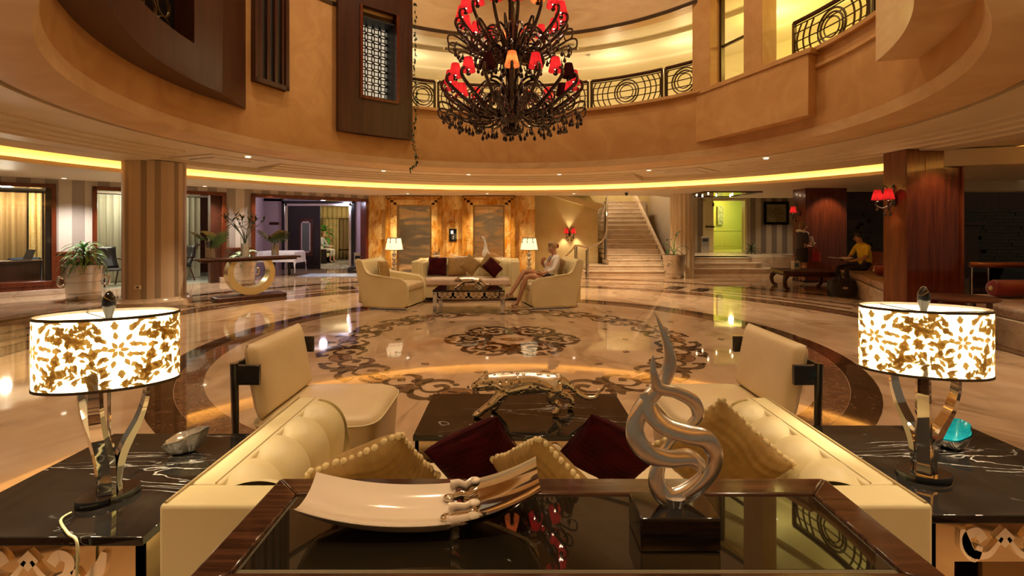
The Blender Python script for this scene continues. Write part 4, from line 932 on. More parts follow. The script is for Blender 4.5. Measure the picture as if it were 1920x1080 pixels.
# ---- slipper chairs
def slipper_chair(label, x, y, side):
    """side -1: back towards -x"""
    t = thing('slipper_chair', label, 'chair', (x,y,0), 0, 'cream slipper chairs')
    s = -side    # seat extends towards +s
    def outline(g):
        P = []
        P += [(-.30-g*.0,-.33-g),(-.30,.33+g)]
        for i in range(13):
            a = R_(-90+15*i); P.append((s*0+.18+ (.17+g)*math.cos(a)**.9 if math.cos(a) > 1e-6 else .18, .0-(.33+g)*math.sin(a)))
        return [(p[0]*s, p[1]) for p in P]
    # upholstered drum seat
    n = 40
    def ring(z, g):
        P = []
        for i in range(n):
            a = 2*PI*i/n; c, q = math.cos(a), math.sin(a); e = .33
            P.append(((abs(c)**e*(1 if c > 0 else -1))*(.33+g)*s+.02*s*(1+c), (abs(q)**e*(1 if q > 0 else -1))*(.33+g), z))
        return P
    lev = [(.07,-.03),(.10,-.012),(.25,.0),(.385,.008),(.40,.012),(.408,.006),(.425,.0),(.440,-.03),(.448,-.08),(.452,-.2)]
    vs = []; 
    for z, g in lev: vs += ring(z, g)
    vs.append((0.02*s,0,.453)); fs = []
    for k in range(len(lev)-1):
        for i in range(n): fs.append((k*n+i, k*n+(i+1)%n, (k+1)*n+(i+1)%n, (k+1)*n+i))
    for i in range(n): fs.append(((len(lev)-1)*n+i, (len(lev)-1)*n+(i+1)%n, len(vs)-1))
    fs.append(tuple(reversed(range(n))))
    se = MB().add(vs, fs).build('seat', K['leather2'], t, smooth=50)
    rp_ = [Vector(p) for p in ring(.404,.014)]; MB().tube(rp_, .004, 6, closed=True).build('piping', K['leather'], se)
    MB().prism([(p[0],p[1]) for p in ring(0,-.04)], .0, .07).build('plinth', K['black_wood'], t)
    # back cushion, leaning
    bm_ = cushion_mesh(.62,.42,.11,.015,16).v
    mb = MB()
    def fnb(sg):
        def f(u, v):
            a, b = 2*u-1, 2*v-1; e = max(0,1-a**8)**.5*max(0,1-b**8)**.5
            return (sg*.055*e*(.9+.1*(1-a*a)), .33*a, .21*b)
        return f
    mb.grid(fnb(1), 26, 20); mb.grid(fnb(-1), 26, 20)
    b = mb.build('backrest', K['leather2'], t, smooth=60, loc=(-.30*s,0,.645)); b.rotation_euler = (0, R_(-11*s), 0)
    # dark wooden yoke wrapping the back, with posts
    yoke = []
    for i in range(15):
        q = -1+2*i/14; yoke.append((-.405*s+ (.16*s)*max(0,(abs(q)-.82)/.18)**1.3, .36*max(-1,min(1,q*1.18)), .70))
    P = [Vector(p) for p in yoke]; vs = []; N = len(P)
    for i in range(N):
        tg = (P[min(i+1,N-1)]-P[max(i-1,0)]).normalized(); nx = Vector((-tg.y,tg.x,0))
        for q, z in ((-.012,-.055),(.012,-.055),(.012,.055),(-.012,.055)): p = P[i]+nx*q; vs.append((p.x,p.y,p.z+z))
    MB().add(vs, [(i*4+q, i*4+(q+1)%4, (i+1)*4+(q+1)%4, (i+1)*4+q) for i in range(N-1) for q in range(4)]+[(3,2,1,0),tuple((N-1)*4+q for q in range(4))]).build('wooden_yoke', K['black_wood'], t, smooth=40, bevel=.004)
    for q in (-1,1):
        MB().tube([(-.375*s,q*.355,0),(-.38*s,q*.36,.35),(-.385*s,q*.365,.765)], [.017,.019,.022], 8).build('rear_leg', K['black_wood'], t, smooth=60)
    return t
slipper_chair('cream leather slipper chair beside the silver leaf bowl side table', -1.14, 3.02, -1)
slipper_chair('cream leather slipper chair beside the turquoise bowl side table', 1.30, 3.02, 1)

# ---- white and silver dish on the console
def dish(loc, rz, sc_=1):
    t = thing('serving_dish', 'long white ceramic dish with a mirror silver end on the console', 'dish', loc, rz)
    def shell(u0, u1, th):
        L_, W_ = .295, .095
        def fn(top):
            def f(u, v):
                s = u0+(u1-u0)*u; q = 2*v-1; x = L_*s
                w_ = W_*(1.0-.10*s*s)
                z = .020+.046*abs(s)**2.2*(1 if s < 0 else 1.6)+.026*abs(q)**2.4+ (0 if top else -.024)
                if not top: w_ *= .80; x *= .93
                return (x, w_*q, max(z, .001))
            return f
        mb = MB(); n, m = 24, 16; mb.grid(fn(True), n, m); mb.grid(fn(False), n, m)
        f1, f2 = fn(True), fn(False)
        for v in (0,1): mb.grid(lambda a,b: tuple(Vector(f1(a,v)).lerp(Vector(f2(a,v)), b)), n, 1)
        for u in (0,1): mb.grid(lambda a,b: tuple(Vector(f1(u,a)).lerp(Vector(f2(u,a)), b)), m, 1)
        return mb
    wh = shell(-1, .26, .012).build('ceramic_body', K['ceramic'], t, smooth=50)
    si = shell(.34, 1, .012).build('silver_end', mat('mirror_silver_glaze', (.72,.66,.58), .05, 1), t, smooth=50)
    def zz(x, y): s = x/.295; return .026+.046*abs(s)**2.2*1.6+.026*min(1,abs(y/.095))**2.4
    for k, y in enumerate((-.078,-.036,.006,.048,.082)):
        w_ = [(.065,y),(.085,y+.004),(.105,y-.006),(.125,y+.006)] 
        if k % 2 == 0: MB().tube([(x,yy,zz(x,yy)) for x,yy in w_], [.016,.012,.012,.010], 10, flat=.7).sphere((.128,y+.006,zz(.128,y)), (.017,.014,.009), 12, 8).build('white_finger', K['ceramic'], wh, smooth=70)
        else: MB().tube([(x+.01,yy,zz(x+.01,yy)) for x,yy in reversed(w_)], [.014,.012,.012,.011], 10, flat=.7).sphere((.062,y,zz(.062,y)), (.017,.014,.009), 12, 8).build('silver_finger', bpy.data.materials['mirror_silver_glaze'], si, smooth=70)
    return t
dish((-.225,1.225,.7585), R_(3))

# ---- twisted silver sculpture on a black block
sv = thing('flame_sculpture', 'twisted silver flame sculpture on a black block on the console', 'sculpture', (.388,1.168,.7585))
MB().box(-.092,.092,-.058,.058,0,.078).build('block_base', K['black_gloss'], sv, bevel=.003)
def sp(x, y, dy=0): return ((x-1277)*.001275, dy, .078+(952-y)*.001275)
def rib(pts, ws, fl, tw, name='ribbon'):
    P = smoothpts([sp(*p) for p in pts], 9); N = len(P)
    return MB().tube(P, lerps(ws, N), 16, flat=lerps(fl, N), twist=lerps(tw, N)).build(name, K['silver'], sv, smooth=70)
rib([(1243,588,0),(1256,620,0),(1270,660,.004),(1272,695,.006),(1258,724,.006),(1234,750,.0),(1208,785,-.012),(1204,820,-.02),(1228,850,-.02),(1268,862,-.012),(1310,864,0),(1335,884,.01)],
    [.001,.007,.014,.018,.017,.022,.025,.025,.022,.020,.020,.018], [.5,.6,.6,.6,.7,.5,.42,.42,.45,.5,.5,.6], [1.2,1.2,1.3,1.6,1.9,1.5,1.4,1.5,1.6,1.4,1.2,1.2])
rib([(1237,668,-.012),(1238,700,-.012),(1250,730,-.006),(1285,742,.004),(1320,762,.014),(1331,790,.02),(1316,808,.02),(1296,822,.018),(1272,842,.012),(1255,872,.004),(1246,905,0),(1258,932,0),(1280,940,0),(1312,925,0),(1340,900,0)],
    [.002,.010,.015,.015,.017,.016,.012,.012,.014,.018,.022,.024,.024,.022,.018], [.6,.6,.55,.5,.5,.5,.6,.6,.5,.5,.5,.5,.5,.5,.6], [1.2,1.2,1.4,1.5,1.5,1.5,1.4,1.3,1.3,1.4,1.5,1.6,1.6,1.5,1.4])
rib([(1222,740,-.004),(1232,775,-.012),(1262,800,-.020),(1300,812,-.022),(1332,822,-.020),(1352,850,-.012),(1352,882,-.006),(1330,915,-.004),(1300,940,-.002)],
    [.012,.021,.023,.023,.023,.022,.022,.022,.018], [.5,.4,.4,.4,.42,.5,.5,.5,.5], [1.5,1.4,1.3,1.3,1.5,1.6,1.6,1.5,1.5])
MB().cyl((.003,0,.07), .02, .03, 16, .028).build('foot_mount', K['silver'], sv, smooth=40)

# ---- stalking jaguars
def skin_mesh(name, verts, edges, radii, root=0, sub=2):
    me = bpy.data.meshes.new(name); me.from_pydata(verts, edges, []); o = bpy.data.objects.new(name, me); COL.objects.link(o)
    o.modifiers.new('skin', 'SKIN')
    for i, r in enumerate(radii):
        s = me.skin_vertices[0].data[i]; s.radius = (r, r) if not isinstance(r, tuple) else r; s.use_root = (i == root)
    m = o.modifiers.new('sub', 'SUBSURF'); m.levels = sub; m.render_levels = sub
    dg = bpy.context.evaluated_depsgraph_get(); ev = o.evaluated_get(dg); out = bpy.data.meshes.new_from_object(ev)
    bpy.data.objects.remove(o); bpy.data.meshes.remove(me); out.name = name
    for p in out.polygons: p.use_smooth = True
    return out
def cat_parts():
    V = []; E = []; Rr = []
    def ad(p, r, c=None):
        V.append(p); Rr.append(r)
        if c is not None: E.append((c, len(V)-1))
        return len(V)-1
    # body along x, head at -x; units metres, feet at z=0
    a0 = ad((-.14,0,.175), (.046,.052)); a1 = ad((-.06,0,.165), (.044,.052), a0); a2 = ad((.03,0,.168), (.038,.046), a1); a3 = ad((.11,0,.180), (.045,.046), a2); a4 = ad((.165,0,.168), (.036,.036), a3)
    n1 = ad((-.20,0,.178), (.034,.038), a0); n2 = ad((-.255,0,.170), (.036,.034), n1); n3 = ad((-.295,0,.155), (.024,.022), n2); n4 = ad((-.318,0,.146), (.016,.016), n3)
    for s, ps in ((-1, ((-.155,-.042,.135),(-.185,-.045,.085),(-.245,-.045,.045),(-.285,-.045,.014),(-.312,-.045,.010))), (1, ((-.14,.042,.13),(-.13,.045,.09),(-.165,.045,.05),(-.185,.045,.014),(-.215,.045,.010)))):
        c = a0
        for p, r in zip(ps, (.030,.022,.016,.017,.014)): c = ad(p, r, c)
    for s, ps in ((-1, ((.135,-.045,.13),(.11,-.048,.085),(.165,-.048,.055),(.150,-.048,.015),(.118,-.048,.010))), (1, ((.155,.045,.13),(.165,.048,.09),(.245,.048,.060),(.25,.048,.015),(.22,.048,.010)))):
        c = a3
        for p, r in zip(ps, (.036,.024,.014,.015,.013)): c = ad(p, r, c)
    c = a4
    for p, r in (((.225,0,.15),.016),((.275,0,.10),.012),((.325,0,.072),.011),((.375,0,.075),.010),((.395,0,.105),.009),((.39,0,.125),.007)): c = ad(p, r, c)
    Rr = [(r[0]*1.38, r[1]*1.38) if isinstance(r, tuple) else r*1.3 for r in Rr]
    return skin_mesh('body', V, E, Rr, 0, 2)
CATM = cat_parts()
def jag_mat():
    m, nt, b = _new('spotted_silver'); L = nt.links.new; N = nt.nodes.new
    _in(b,'Metallic',1); _in(b,'Roughness',.24)
    tc = N('ShaderNodeTexCoord'); v = N('ShaderNodeTexVoronoi'); v.inputs['Scale'].default_value = 34; L(tc.outputs['Object'], v.inputs['Vector'])
    r = N('ShaderNodeValToRGB'); e = r.color_ramp.elements; e[0].position = .18; e[0].color = (.40,.31,.18,1); e[1].position = .38; e[1].color = (.92,.85,.70,1)
    L(v.outputs['Distance'], r.inputs[0]); L(r.outputs[0], b.inputs['Base Color'])
    bp = N('ShaderNodeBump'); bp.inputs['Strength'].default_value = .9; bp.inputs['Distance'].default_value = .01; L(r.outputs[0], bp.inputs['Height']); L(bp.outputs[0], b.inputs['Normal']); return m
K['jaguar'] = jag_mat(); CATM.materials.append(K['jaguar'])
def jaguar(label, loc, rz, s):
    t = thing('jaguar_figurine', label, 'figurine', loc, rz, 'silver jaguars on the coffee tables'); t.scale = (s,s,s)
    place('body', CATM, t)
    for y in (-1,1):
        MB().sphere((-.238,y*.032,.215), (.014,.009,.018), 8, 6).build('ear', K['jaguar'], t, smooth=80)
        MB().sphere((-.300,y*.020,.176), .006, 8, 6).build('eye', K['black_gloss'], t, smooth=80)
    MB().sphere((-.336,0,.150), (.007,.010,.006), 8, 6).build('nose', K['black_gloss'], t, smooth=80)
    return t
jaguar('large spotted silver jaguar stalking across the front coffee table', (.10,2.84,.423), R_(4), 1.06)
# ================================================================ CHANDELIER
chn = thing('chandelier', 'two tier black crystal chandelier with small red pleated shades', 'chandelier', (CX,CY,0))
def taper_tube(pts, r0, r1, n=6, k=5):
    P = smoothpts(pts, k); return MB().tube(P, lerps([r0,r1], len(P)), n)
ZL, ZU = 3.33, 4.22
MB().lathe([(0,2.83),(.03,2.85),(.05,2.92),(.13,2.98),(.16,3.05),(.11,3.12),(.06,3.2),(.055,3.6),(.10,3.75),(.13,3.85),(.07,3.95),(.05,4.1),(.05,4.6),(.10,4.7),(.05,4.8),(.03,5.2),(.03,8.86)], 20).build('stem', K['black_glass'], chn, smooth=50)
for k in range(16):
    a = 2*PI*k/16; MB().tube([(.07*math.cos(a),.07*math.sin(a),3.35),(.085*math.cos(a),.085*math.sin(a),3.62),(.15*math.cos(a),.15*math.sin(a),3.84)], .008, 6).build('glass_rod', K['crystal'] if k % 2 else K['black_glass'], chn, smooth=60)
# meshes shared by all arms (built along +x)
def M_(mb, name, m, s=60):
    me = mb.mesh(name, s); me.materials.append(m); return me
arm_lo = M_(taper_tube([(.10,0,-.16),(.30,0,-.27),(.56,0,-.22),(.80,0,-.07),(.94,0,.04),(.94,0,.13),(.87,0,.15),(.835,0,.09)], .030, .016, 7), 'arm', K['black_glass'])
arm_up = M_(taper_tube([(.08,0,-.22),(.24,0,-.36),(.46,0,-.28),(.66,0,-.10),(.76,0,.04),(.75,0,.13),(.695,0,.14),(.68,0,.09)], .028, .016, 7), 'arm', K['black_glass'])
curl_lo = M_(taper_tube([(.10,0,-.20),(.36,0,-.36),(.66,0,-.32),(.90,0,-.20),(1.0,0,-.20),(.99,0,-.30),(.91,0,-.33),(.88,0,-.27)], .022, .008, 6), 'curl_arm', K['black_glass'])
curl_hi = M_(taper_tube([(.08,0,-.05),(.16,0,.20),(.34,0,.26),(.50,0,.10),(.58,0,-.06),(.55,0,-.12),(.50,0,-.09)], .020, .008, 6), 'curl_arm', K['black_glass'])
curl_up = M_(taper_tube([(.10,0,-.22),(.30,0,-.36),(.55,0,-.28),(.77,0,-.16),(.87,0,-.16),(.87,0,-.26),(.79,0,-.29),(.76,0,-.23)], .020, .008, 6), 'curl_arm', K['black_glass'])
flare = M_(taper_tube([(.06,0,-.30),(.08,0,-.05),(.20,0,.12),(.36,0,.10),(.43,0,-.02),(.39,0,-.08),(.34,0,-.04)], .020, .008, 6), 'curl_arm', K['black_glass'])
def shade_mesh(m):
    mb = MB(); n = 36
    def f(u, v):
        a = 2*PI*u; r = (.088-.040*v)*(1+(.035 if int(u*n+.5) % 2 else -.02)); return (r*math.cos(a), r*math.sin(a), .175*v)
    mb.grid(f, n, 1, cu=True); return M_(mb, 'shade', m, 20)
sh_r, sh_d, sh_o = shade_mesh(K['red_shade']), shade_mesh(K['dark_shade']), shade_mesh(K['orange_shade'])
bulb_m = M_(MB().sphere((0,0,.05), (.016,.016,.035), 8, 6), 'bulb', K['bulb'], 80)
cup_m = M_(MB().lathe([(0,-.03),(.022,-.03),(.032,-.01),(.018,0),(.012,.03),(0,.03)], 12), 'candle_cup', K['black_glass'], 50)
drop_m = M_(MB().lathe([(0,0),(.004,-.006),(.006,-.04),(.020,-.068),(.027,-.088),(.019,-.112),(0,-.122)], 8), 'crystal_drop', K['black_glass'], 60)
bead_m = M_(MB().lathe([(0,0),(.003,0),(.003,-.035),(.008,-.043),(.003,-.05),(0,-.05)], 6), 'crystal_drop', mat('red_crystal_bead', (.5,.05,.06), .05, trans=.5), 60)
random.seed(11)
def on_ring(me, r, a, z, name, rot=True):
    return place(name, me, chn, (r*math.cos(a), r*math.sin(a), z), (0,0,a))
def tier(n, z, rs, zs, arm, curl, ndrops, off=0, dark=()):
    for k in range(n):
        a = 2*PI*(k+off)/n
        on_ring(arm, 0, a, z, 'arm'); on_ring(curl, 0, a+PI/n, z+random.uniform(-.02,.02), 'curl_arm'); on_ring(curl_hi, 0, a+PI/n, z-.28, 'curl_arm')
        on_ring(cup_m, rs, a, zs, 'candle_cup')
        dk = k in dark
        s_ = on_ring(sh_d if dk else (sh_o if k % 9 == 4 else sh_r), rs, a, zs+.015, 'shade')
        if not dk: place('bulb', bulb_m, s_); point((0,0,.06), 3.0, (1,.60,.42), .02, s_)
    for k in range(ndrops):
        a = 2*PI*k/ndrops+random.uniform(-.05,.05); q = k % 4
        rr = (rs+.10, rs-.12, rs*.62, rs+.02)[q]+random.uniform(-.04,.04); zz = z+(-.25,-.33,-.38,-.30)[q]+random.uniform(-.06,.03)
        on_ring(drop_m, rr, a, zz, 'crystal_drop')
        if k % 3 == 0: on_ring(bead_m, rr, a+.03, zz+.02, 'crystal_drop')
tier(18, ZL, .835, ZL+.10, arm_lo, curl_lo, 120, .5, (1,5,12,16))
tier(16, ZU, .68, ZU+.10, arm_up, curl_up, 72, .25)
for k in range(12): on_ring(curl_hi, 0, 2*PI*(k+.5)/12, ZL-.08, 'curl_arm'); on_ring(flare, 0, 2*PI*k/12, 3.85, 'curl_arm')
for k in range(36): on_ring(drop_m, random.choice((.26,.36,.44)), 2*PI*k/36, 3.78+random.uniform(-.05,.06), 'crystal_drop')
for k in range(20): on_ring(drop_m, .10+.03*random.random(), 2*PI*k/20, 2.92+random.uniform(-.02,.02), 'crystal_drop')

# ================================================================ GALLERY RAILINGS
def railing(a0, a1, label):
    a0 += .5; a1 -= .5; am = (a0+a1)/2; rr = 4.86
    t = thing('balcony_railing', label, 'railing', polar(rr, am, GZ+.02), -R_(am), 'gallery railings')
    def q(da, z):   # local point on the curve
        a = R_(da); return (rr*math.sin(a), rr*math.cos(a)-rr, z)
    h = (a1-a0)/2; H = .68
    def strip(z, w_, name, m, n=14): MB().tube([q(-h+2*h*i/n, z) for i in range(n+1)], w_, 6).build(name, m, t)
    strip(H, .038, 'top_rail', K['wood_dark']); strip(H-.06, .012, 'upper_bar', K['iron']); strip(.04, .018, 'bottom_rail', K['iron'])
    for z in (.22,.36,.50): strip(z, .011, 'mid_bar', K['iron'])
    for s in (-1,1): MB().bar(q(s*h,0), q(s*h,H), .05).build('post', K['iron'], t)
    k_ = 180/PI/rr
    for r in (.27,.215,.15):
        MB().tube([q(r*math.cos(2*PI*i/32)*k_, .33+r*math.sin(2*PI*i/32)) for i in range(32)], .017 if r > .2 else .012, 6, closed=True).build('ring', K['iron'], t)
    for s in (-1,1):
        for r in (.40,.52,.64,.76):
            P = []
            for i in range(11):
                b_ = -1+2*i/10; x = s*(r-.06+.09*(1-b_*b_)); z = .33+.28*b_
                if abs(x) < h/k_-.03: P.append(q(x*k_, z))
            if len(P) > 2: MB().tube(P, .014, 6).build('arc_bar', K['iron'], t)
    MB().grid(lambda u,v: q(-h+2*h*u, .05+.56*v), 14, 1).build('glass_panel', K['glass'], t)
    return t
railing(-28.5, -21, 'gallery railing with ringed panel beside the wooden screen box')
railing(-21, .4, 'gallery railing with ringed panel behind the chandelier beside the creeper')
railing(.4, 21.6, 'gallery railing with ringed panel behind the chandelier shades')
railing(21.6, 41.5, 'gallery railing with ringed panel between chandelier and plaster pier')
railing(41.5, 52, 'short gallery railing ending at the plaster pier')
railing(73, 91, 'gallery railing with ringed panel and a dark plant behind it')
railing(91, 109, 'gallery railing with ringed panel beside the curved plaster box')
# planter bush on the gallery
def leafmesh(L_, W_, bend=.3, n=6, m=None, name='leaf', fold=.15):
    def f(u, v):
        w_ = W_*math.sin(PI*min(1,.06+.94*u)**.75)*.5; q = 2*v-1
        return (L_*u*math.cos(bend*u), w_*q, L_*u*math.sin(-bend*u)+fold*w_*abs(q))
    me = MB().grid(f, n, 2).mesh(name, 60); me.materials.append(m); return me
gb = thing('gallery_plant', 'dark leafy plant standing behind the gallery railing', 'plant', polar(5.5, 80, GZ))
MB().lathe([(0,0),(.16,0),(.2,.22),(.17,.24),(0,.22)], 16).build('pot', K['black'], gb, smooth=40)
lm_d = leafmesh(.34, .06, .8, m=K['leaf_dark'])
for k in range(40): place('leaf', lm_d, gb, (random.uniform(-.1,.1),random.uniform(-.1,.1),.22+.1*random.random()), (0, random.uniform(-1.3,-.3), random.uniform(0,2*PI)))

# ================================================================ WOODEN SCREEN BOXES ON THE DRUM
A = Vector((-3.42,9.52)); B = Vector((-2.17,10.56)); D = B-A; L_ = D.length; rz = math.atan2(D.y,D.x)
wb_ = thing('screen_box', 'tall dark mahogany box with a backlit lattice window beside the creeper', 'screen', (A.x,A.y,3.45), rz)
x0, x1, zb, zt = .50, 1.24, .78, 2.62
MB().box(0,x0,0,.12,0,3.2).box(x1,L_,0,.12,0,3.2).box(x0,x1,0,.12,0,zb).box(x0,x1,0,.12,zt,3.2).build('front_panel', K['wood_dark'], wb_, bevel=.004)
MB().box(0,.08,.12,.7,0,3.2).box(L_-.08,L_,.12,.5,0,3.2).box(0,L_,.12,.3,0,.06).build('side_panel', K['wood_dark'], wb_)
MB().box(x0-.06,x0,-.025,.02,zb-.06,zt).box(x1,x1+.06,-.025,.02,zb-.06,zt).box(x0-.06,x1+.06,-.025,.02,zb-.06,zb).build('window_frame', K['wood'], wb_, bevel=.005)
MB().box(x0-.02,x0,.12,.5,zb,zt).box(x1,x1+.02,.12,.5,zb,zt).box(x0,x1,.12,.5,zb-.02,zb).box(x0,x1,.10,.5,2.42,2.45).build('reveal', K['black'], wb_)
ring_m = MB().lathe([(.098,-.012),(.118,-.012),(.118,.012),(.098,.012)], 20, close=True).xf(Matrix.Rotation(R_(90),4,'X')).mesh('lattice_ring', 40); ring_m.materials.append(K['black_wood'])
for i in range(6):
    for j in range(12): place('lattice_ring', ring_m, wb_, (x0+.04+.152*i, .46, zb+.03+.152*j))
MB().box(x0-.01,x1+.01,.50,.52,zb,2.42).build('light_panel', mat('lit_cream_panel', (.85,.75,.55), .5, emis=((1,.83,.58), .55)), wb_)
# narrow slatted window
A2 = Vector(polar(4.56,-71.2)); B2 = Vector(polar(4.56,-62.5)); D2 = B2-A2; L2 = D2.length
sw = thing('slatted_window', 'narrow dark slatted window frame on the ochre drum wall', 'window', (A2.x,A2.y,3.98), math.atan2(D2.y,D2.x))
MB().box(0,.07,-.05,.05,0,2.4).box(L2-.07,L2,-.05,.05,0,2.4).box(0,L2,-.05,.05,0,.08).build('frame', K['wood_dark'], sw, bevel=.004)
for k in range(4): MB().box(.10+.155*k,.16+.155*k,-.02,.03,.08,2.4).build('slat', K['wood_dark'], sw)
MB().box(.07,L2-.07,.02,.03,.08,2.4).build('backing', K['black'], sw)
# curved box
cb = thing('curved_screen_box', 'curved dark mahogany box with a ring patterned black panel', 'screen', (CX,CY,3.48))
def cl(prof, a0, a1, n, name, m): return MB().lathe(prof, n, (0,0,0), a0, a1, close=True).build(name, m, cb, smooth=30)
cl([(4.24,0),(4.24,.50),(4.612,.50),(4.612,0)], -140, -84, 36, 'curved_panel', K['wood_dark']); cl([(4.24,.50),(4.24,2.5),(4.60,2.5),(4.60,.50)], -92, -84, 6, 'curved_stile', K['wood_dark'])
cl([(4.50,.50),(4.50,2.5),(4.56,2.5),(4.56,.50)], -140, -92, 36, 'black_panel', K['black_gloss'])
P0 = Vector(polar(4.24,-84))-Vector((CX,CY)); P1 = Vector(polar(4.61,-72.5))-Vector((CX,CY)); P2 = Vector(polar(4.61,-84))-Vector((CX,CY))
MB().prism([tuple(P0),tuple(P1),tuple(P2)], 0, 2.5).build('end_panel', K['wood_dark'], cb)
rg = MB().lathe([(.125,-.008),(.137,-.008),(.137,.008),(.125,.008)], 24, close=True).xf(Matrix.Rotation(R_(90),4,'X')).mesh('ring_ornament', 40); rg.materials.append(K['brass'])
for i in range(11):
    for j in range(6):
        a = -95-3.6*i; r = 4.49; place('ring_ornament', rg, cb, (r*math.sin(R_(a)), r*math.cos(R_(a)), .62+.27*j+(.13 if i % 2 else 0)), -R_(a))
# creeper
cr = thing('creeper', 'thin trailing creeper hanging down the edge of the lattice box', 'creeper', (-2.10,10.45,0))
P = smoothpts([(0,0,6.4),(.02,-.02,5.6),(-.01,0,5.0),(.04,-.02,4.4),(.0,0,3.8),(-.03,-.02,3.4),(.04,0,3.05),(-.10,-.02,2.78)], 8)
MB().tube(P, .004, 5).build('vine', K['leaf_dark'], cr)
lc = leafmesh(.075, .05, .4, m=K['leaf_dark'])
for k in range(70):
    p = P[int(k/70*len(P))]; place('leaf', lc, cr, (p.x+random.uniform(-.02,.02),p.y+random.uniform(-.02,.02),p.z+random.uniform(-.04,.04)), (random.uniform(-.6,.6), random.uniform(.2,1.2), random.uniform(0,2*PI)))

# ================================================================ FAR SEATING GROUP
fs = thing('sofa', 'cream leather sofa with pink velvet seat before the onyx lift wall', 'sofa', (-.98,10.2,0))
MB().box(-1.12,1.12,.06,.85,0,.05).build('plinth', K['black_wood'], fs)
MB().box(-.98,.98,.0,.8,.05,.30).build('base', K['leather'], fs, bevel=.015, seg=3)
for k in range(1,6): MB().box(-.98+.327*k-.003,-.98+.327*k+.003,-.004,.01,.06,.29).build('base_seam', K['piping'], fs)
MB().box(-.94,.94,-.03,.62,.30,.46).build('seat_cushion', K['seat_fabric'], fs, bevel=.05, seg=4)
fb = MB().box(-1.12,1.12,.72,.88,.05,.84).build('backrest', K['leather'], fs, bevel=.02, seg=3)
for k in range(8): 
    o = channel(.24,.10,.50,.34).build('tuft_channel', K['leather'], fb, smooth=60); o.location = (.98-.245*k,.73,0); o.rotation_euler = (0,0,PI)
for s in (-1,1):
    a_ = MB().box(min(s*1.14,s*.96),max(s*1.14,s*.96),-.02,.80,.05,.83).build('armrest', K['leather'], fs, bevel=.03, seg=3)
    MB().box(min(s*.97,s*.90),max(s*.97,s*.90),.0,.75,.3,.80).build('arm_pad', K['leather'], a_, bevel=.035, seg=3)
red_cushion('burgundy velvet cushion upright beside the far sofa arm near the lit lamp', (-1.65,10.70,.685), (R_(-14),R_(2),R_(2)), .41)
cream_cushion('plain gold cushion upright beside the burgundy one on the far sofa', (-1.22,10.71,.685), (R_(-14),R_(-2),0), .42, False, 'gold cushions on the far sofa')
cream_cushion('plain gold cushion tipped on its corner behind the silver jaguar', (-.90,10.50,.725), (R_(-14),R_(38),0), .36, False, 'gold cushions on the far sofa')
cream_cushion('plain gold cushion tipped behind the burgundy diamond cushion', (-.50,10.70,.735), (R_(-14),R_(35),0), .37, False, 'gold cushions on the far sofa')
red_cushion('burgundy velvet cushion standing on its corner on the far sofa', (-.42,10.40,.68), (R_(-50),R_(44),0), .38)
def armchair(label, loc, rz):
    """faces +x locally"""
    t = thing('armchair', label, 'armchair', loc, rz, 'cream tub armchairs')
    MB().box(-.30,.46,-.38,.38,0,.035).build('steel_plinth', K['chrome'], t, bevel=.004)
    side = [(-.40,.035),(.42,.035),(.50,.10),(.50,.40),(.46,.52),(.36,.585),(.10,.615),(-.26,.66),(-.36,.76),(-.42,.90),(-.50,.945),(-.56,.92),(-.54,.74),(-.48,.40)]
    for s in (-1,1):
        m_ = MB().prism(side, s*.42-.05, s*.42+.05, 'xz'); a_ = m_.build('side_panel', K['leather'], t, bevel=.03, seg=3)
        MB().tube(smoothpts([(x,s*.475,z) for x,z in side[3:11]], 3), .008, 6).build('piping', K['leather2'], a_)
    MB().box(-.36,.46,-.37,.37,.05,.34).build('base', K['leather'], t, bevel=.02)
    MB().box(-.34,.49,-.365,.365,.33,.48).build('seat_cushion', K['leather2'], t, bevel=.05, seg=4)
    MB().prism([(-.53,.1),(-.32,.1),(-.33,.6),(-.40,.88),(-.49,.93),(-.56,.9),(-.52,.6)], -.40, .40, 'xz').build('backrest', K['leather'], t, bevel=.03, seg=3)
    return t
armchair('cream tub armchair with a gold cushion beside the lamp and the doors', (-2.32,9.45,0), R_(-12))
armchair('cream tub armchair in which a woman in white sits', (.72,9.55,0), R_(180+14))
cream_cushion('gold pompom cushion leaning in the empty tub armchair', (-2.52,9.50,.70), (R_(-10),R_(4),R_(76)), .36)
# far coffee table
ft = thing('coffee_table', 'black topped coffee table with carved silver apron before the far sofa', 'table', (-.77,8.95,0))
MB().box(-.64,.64,-.38,.38,.39,.42).build('table_top', K['black_gloss'], ft, bevel=.004)
for sx in (-1,1):
    for sy in (-1,1): MB().box(sx*.60-.035,sx*.60+.035,sy*.34-.03,sy*.34+.03,0,.39).build('leg', K['chrome'], ft, bevel=.004)
for sy in (-1,1):
    m_ = MB(); scroll_set(m_, -.56, .56, .40, sy*.355-.008, sy*.355+.008, 4); m_.build('scroll_apron', K['silver'], ft)
    MB().box(-.57,.57,sy*.34-.004,sy*.34+.004,.25,.39).build('apron_back', K['gold_mirror'], ft)
jaguar('smaller spotted silver jaguar stalking across the far coffee table', (-.76,8.82,.423), 0, .92)
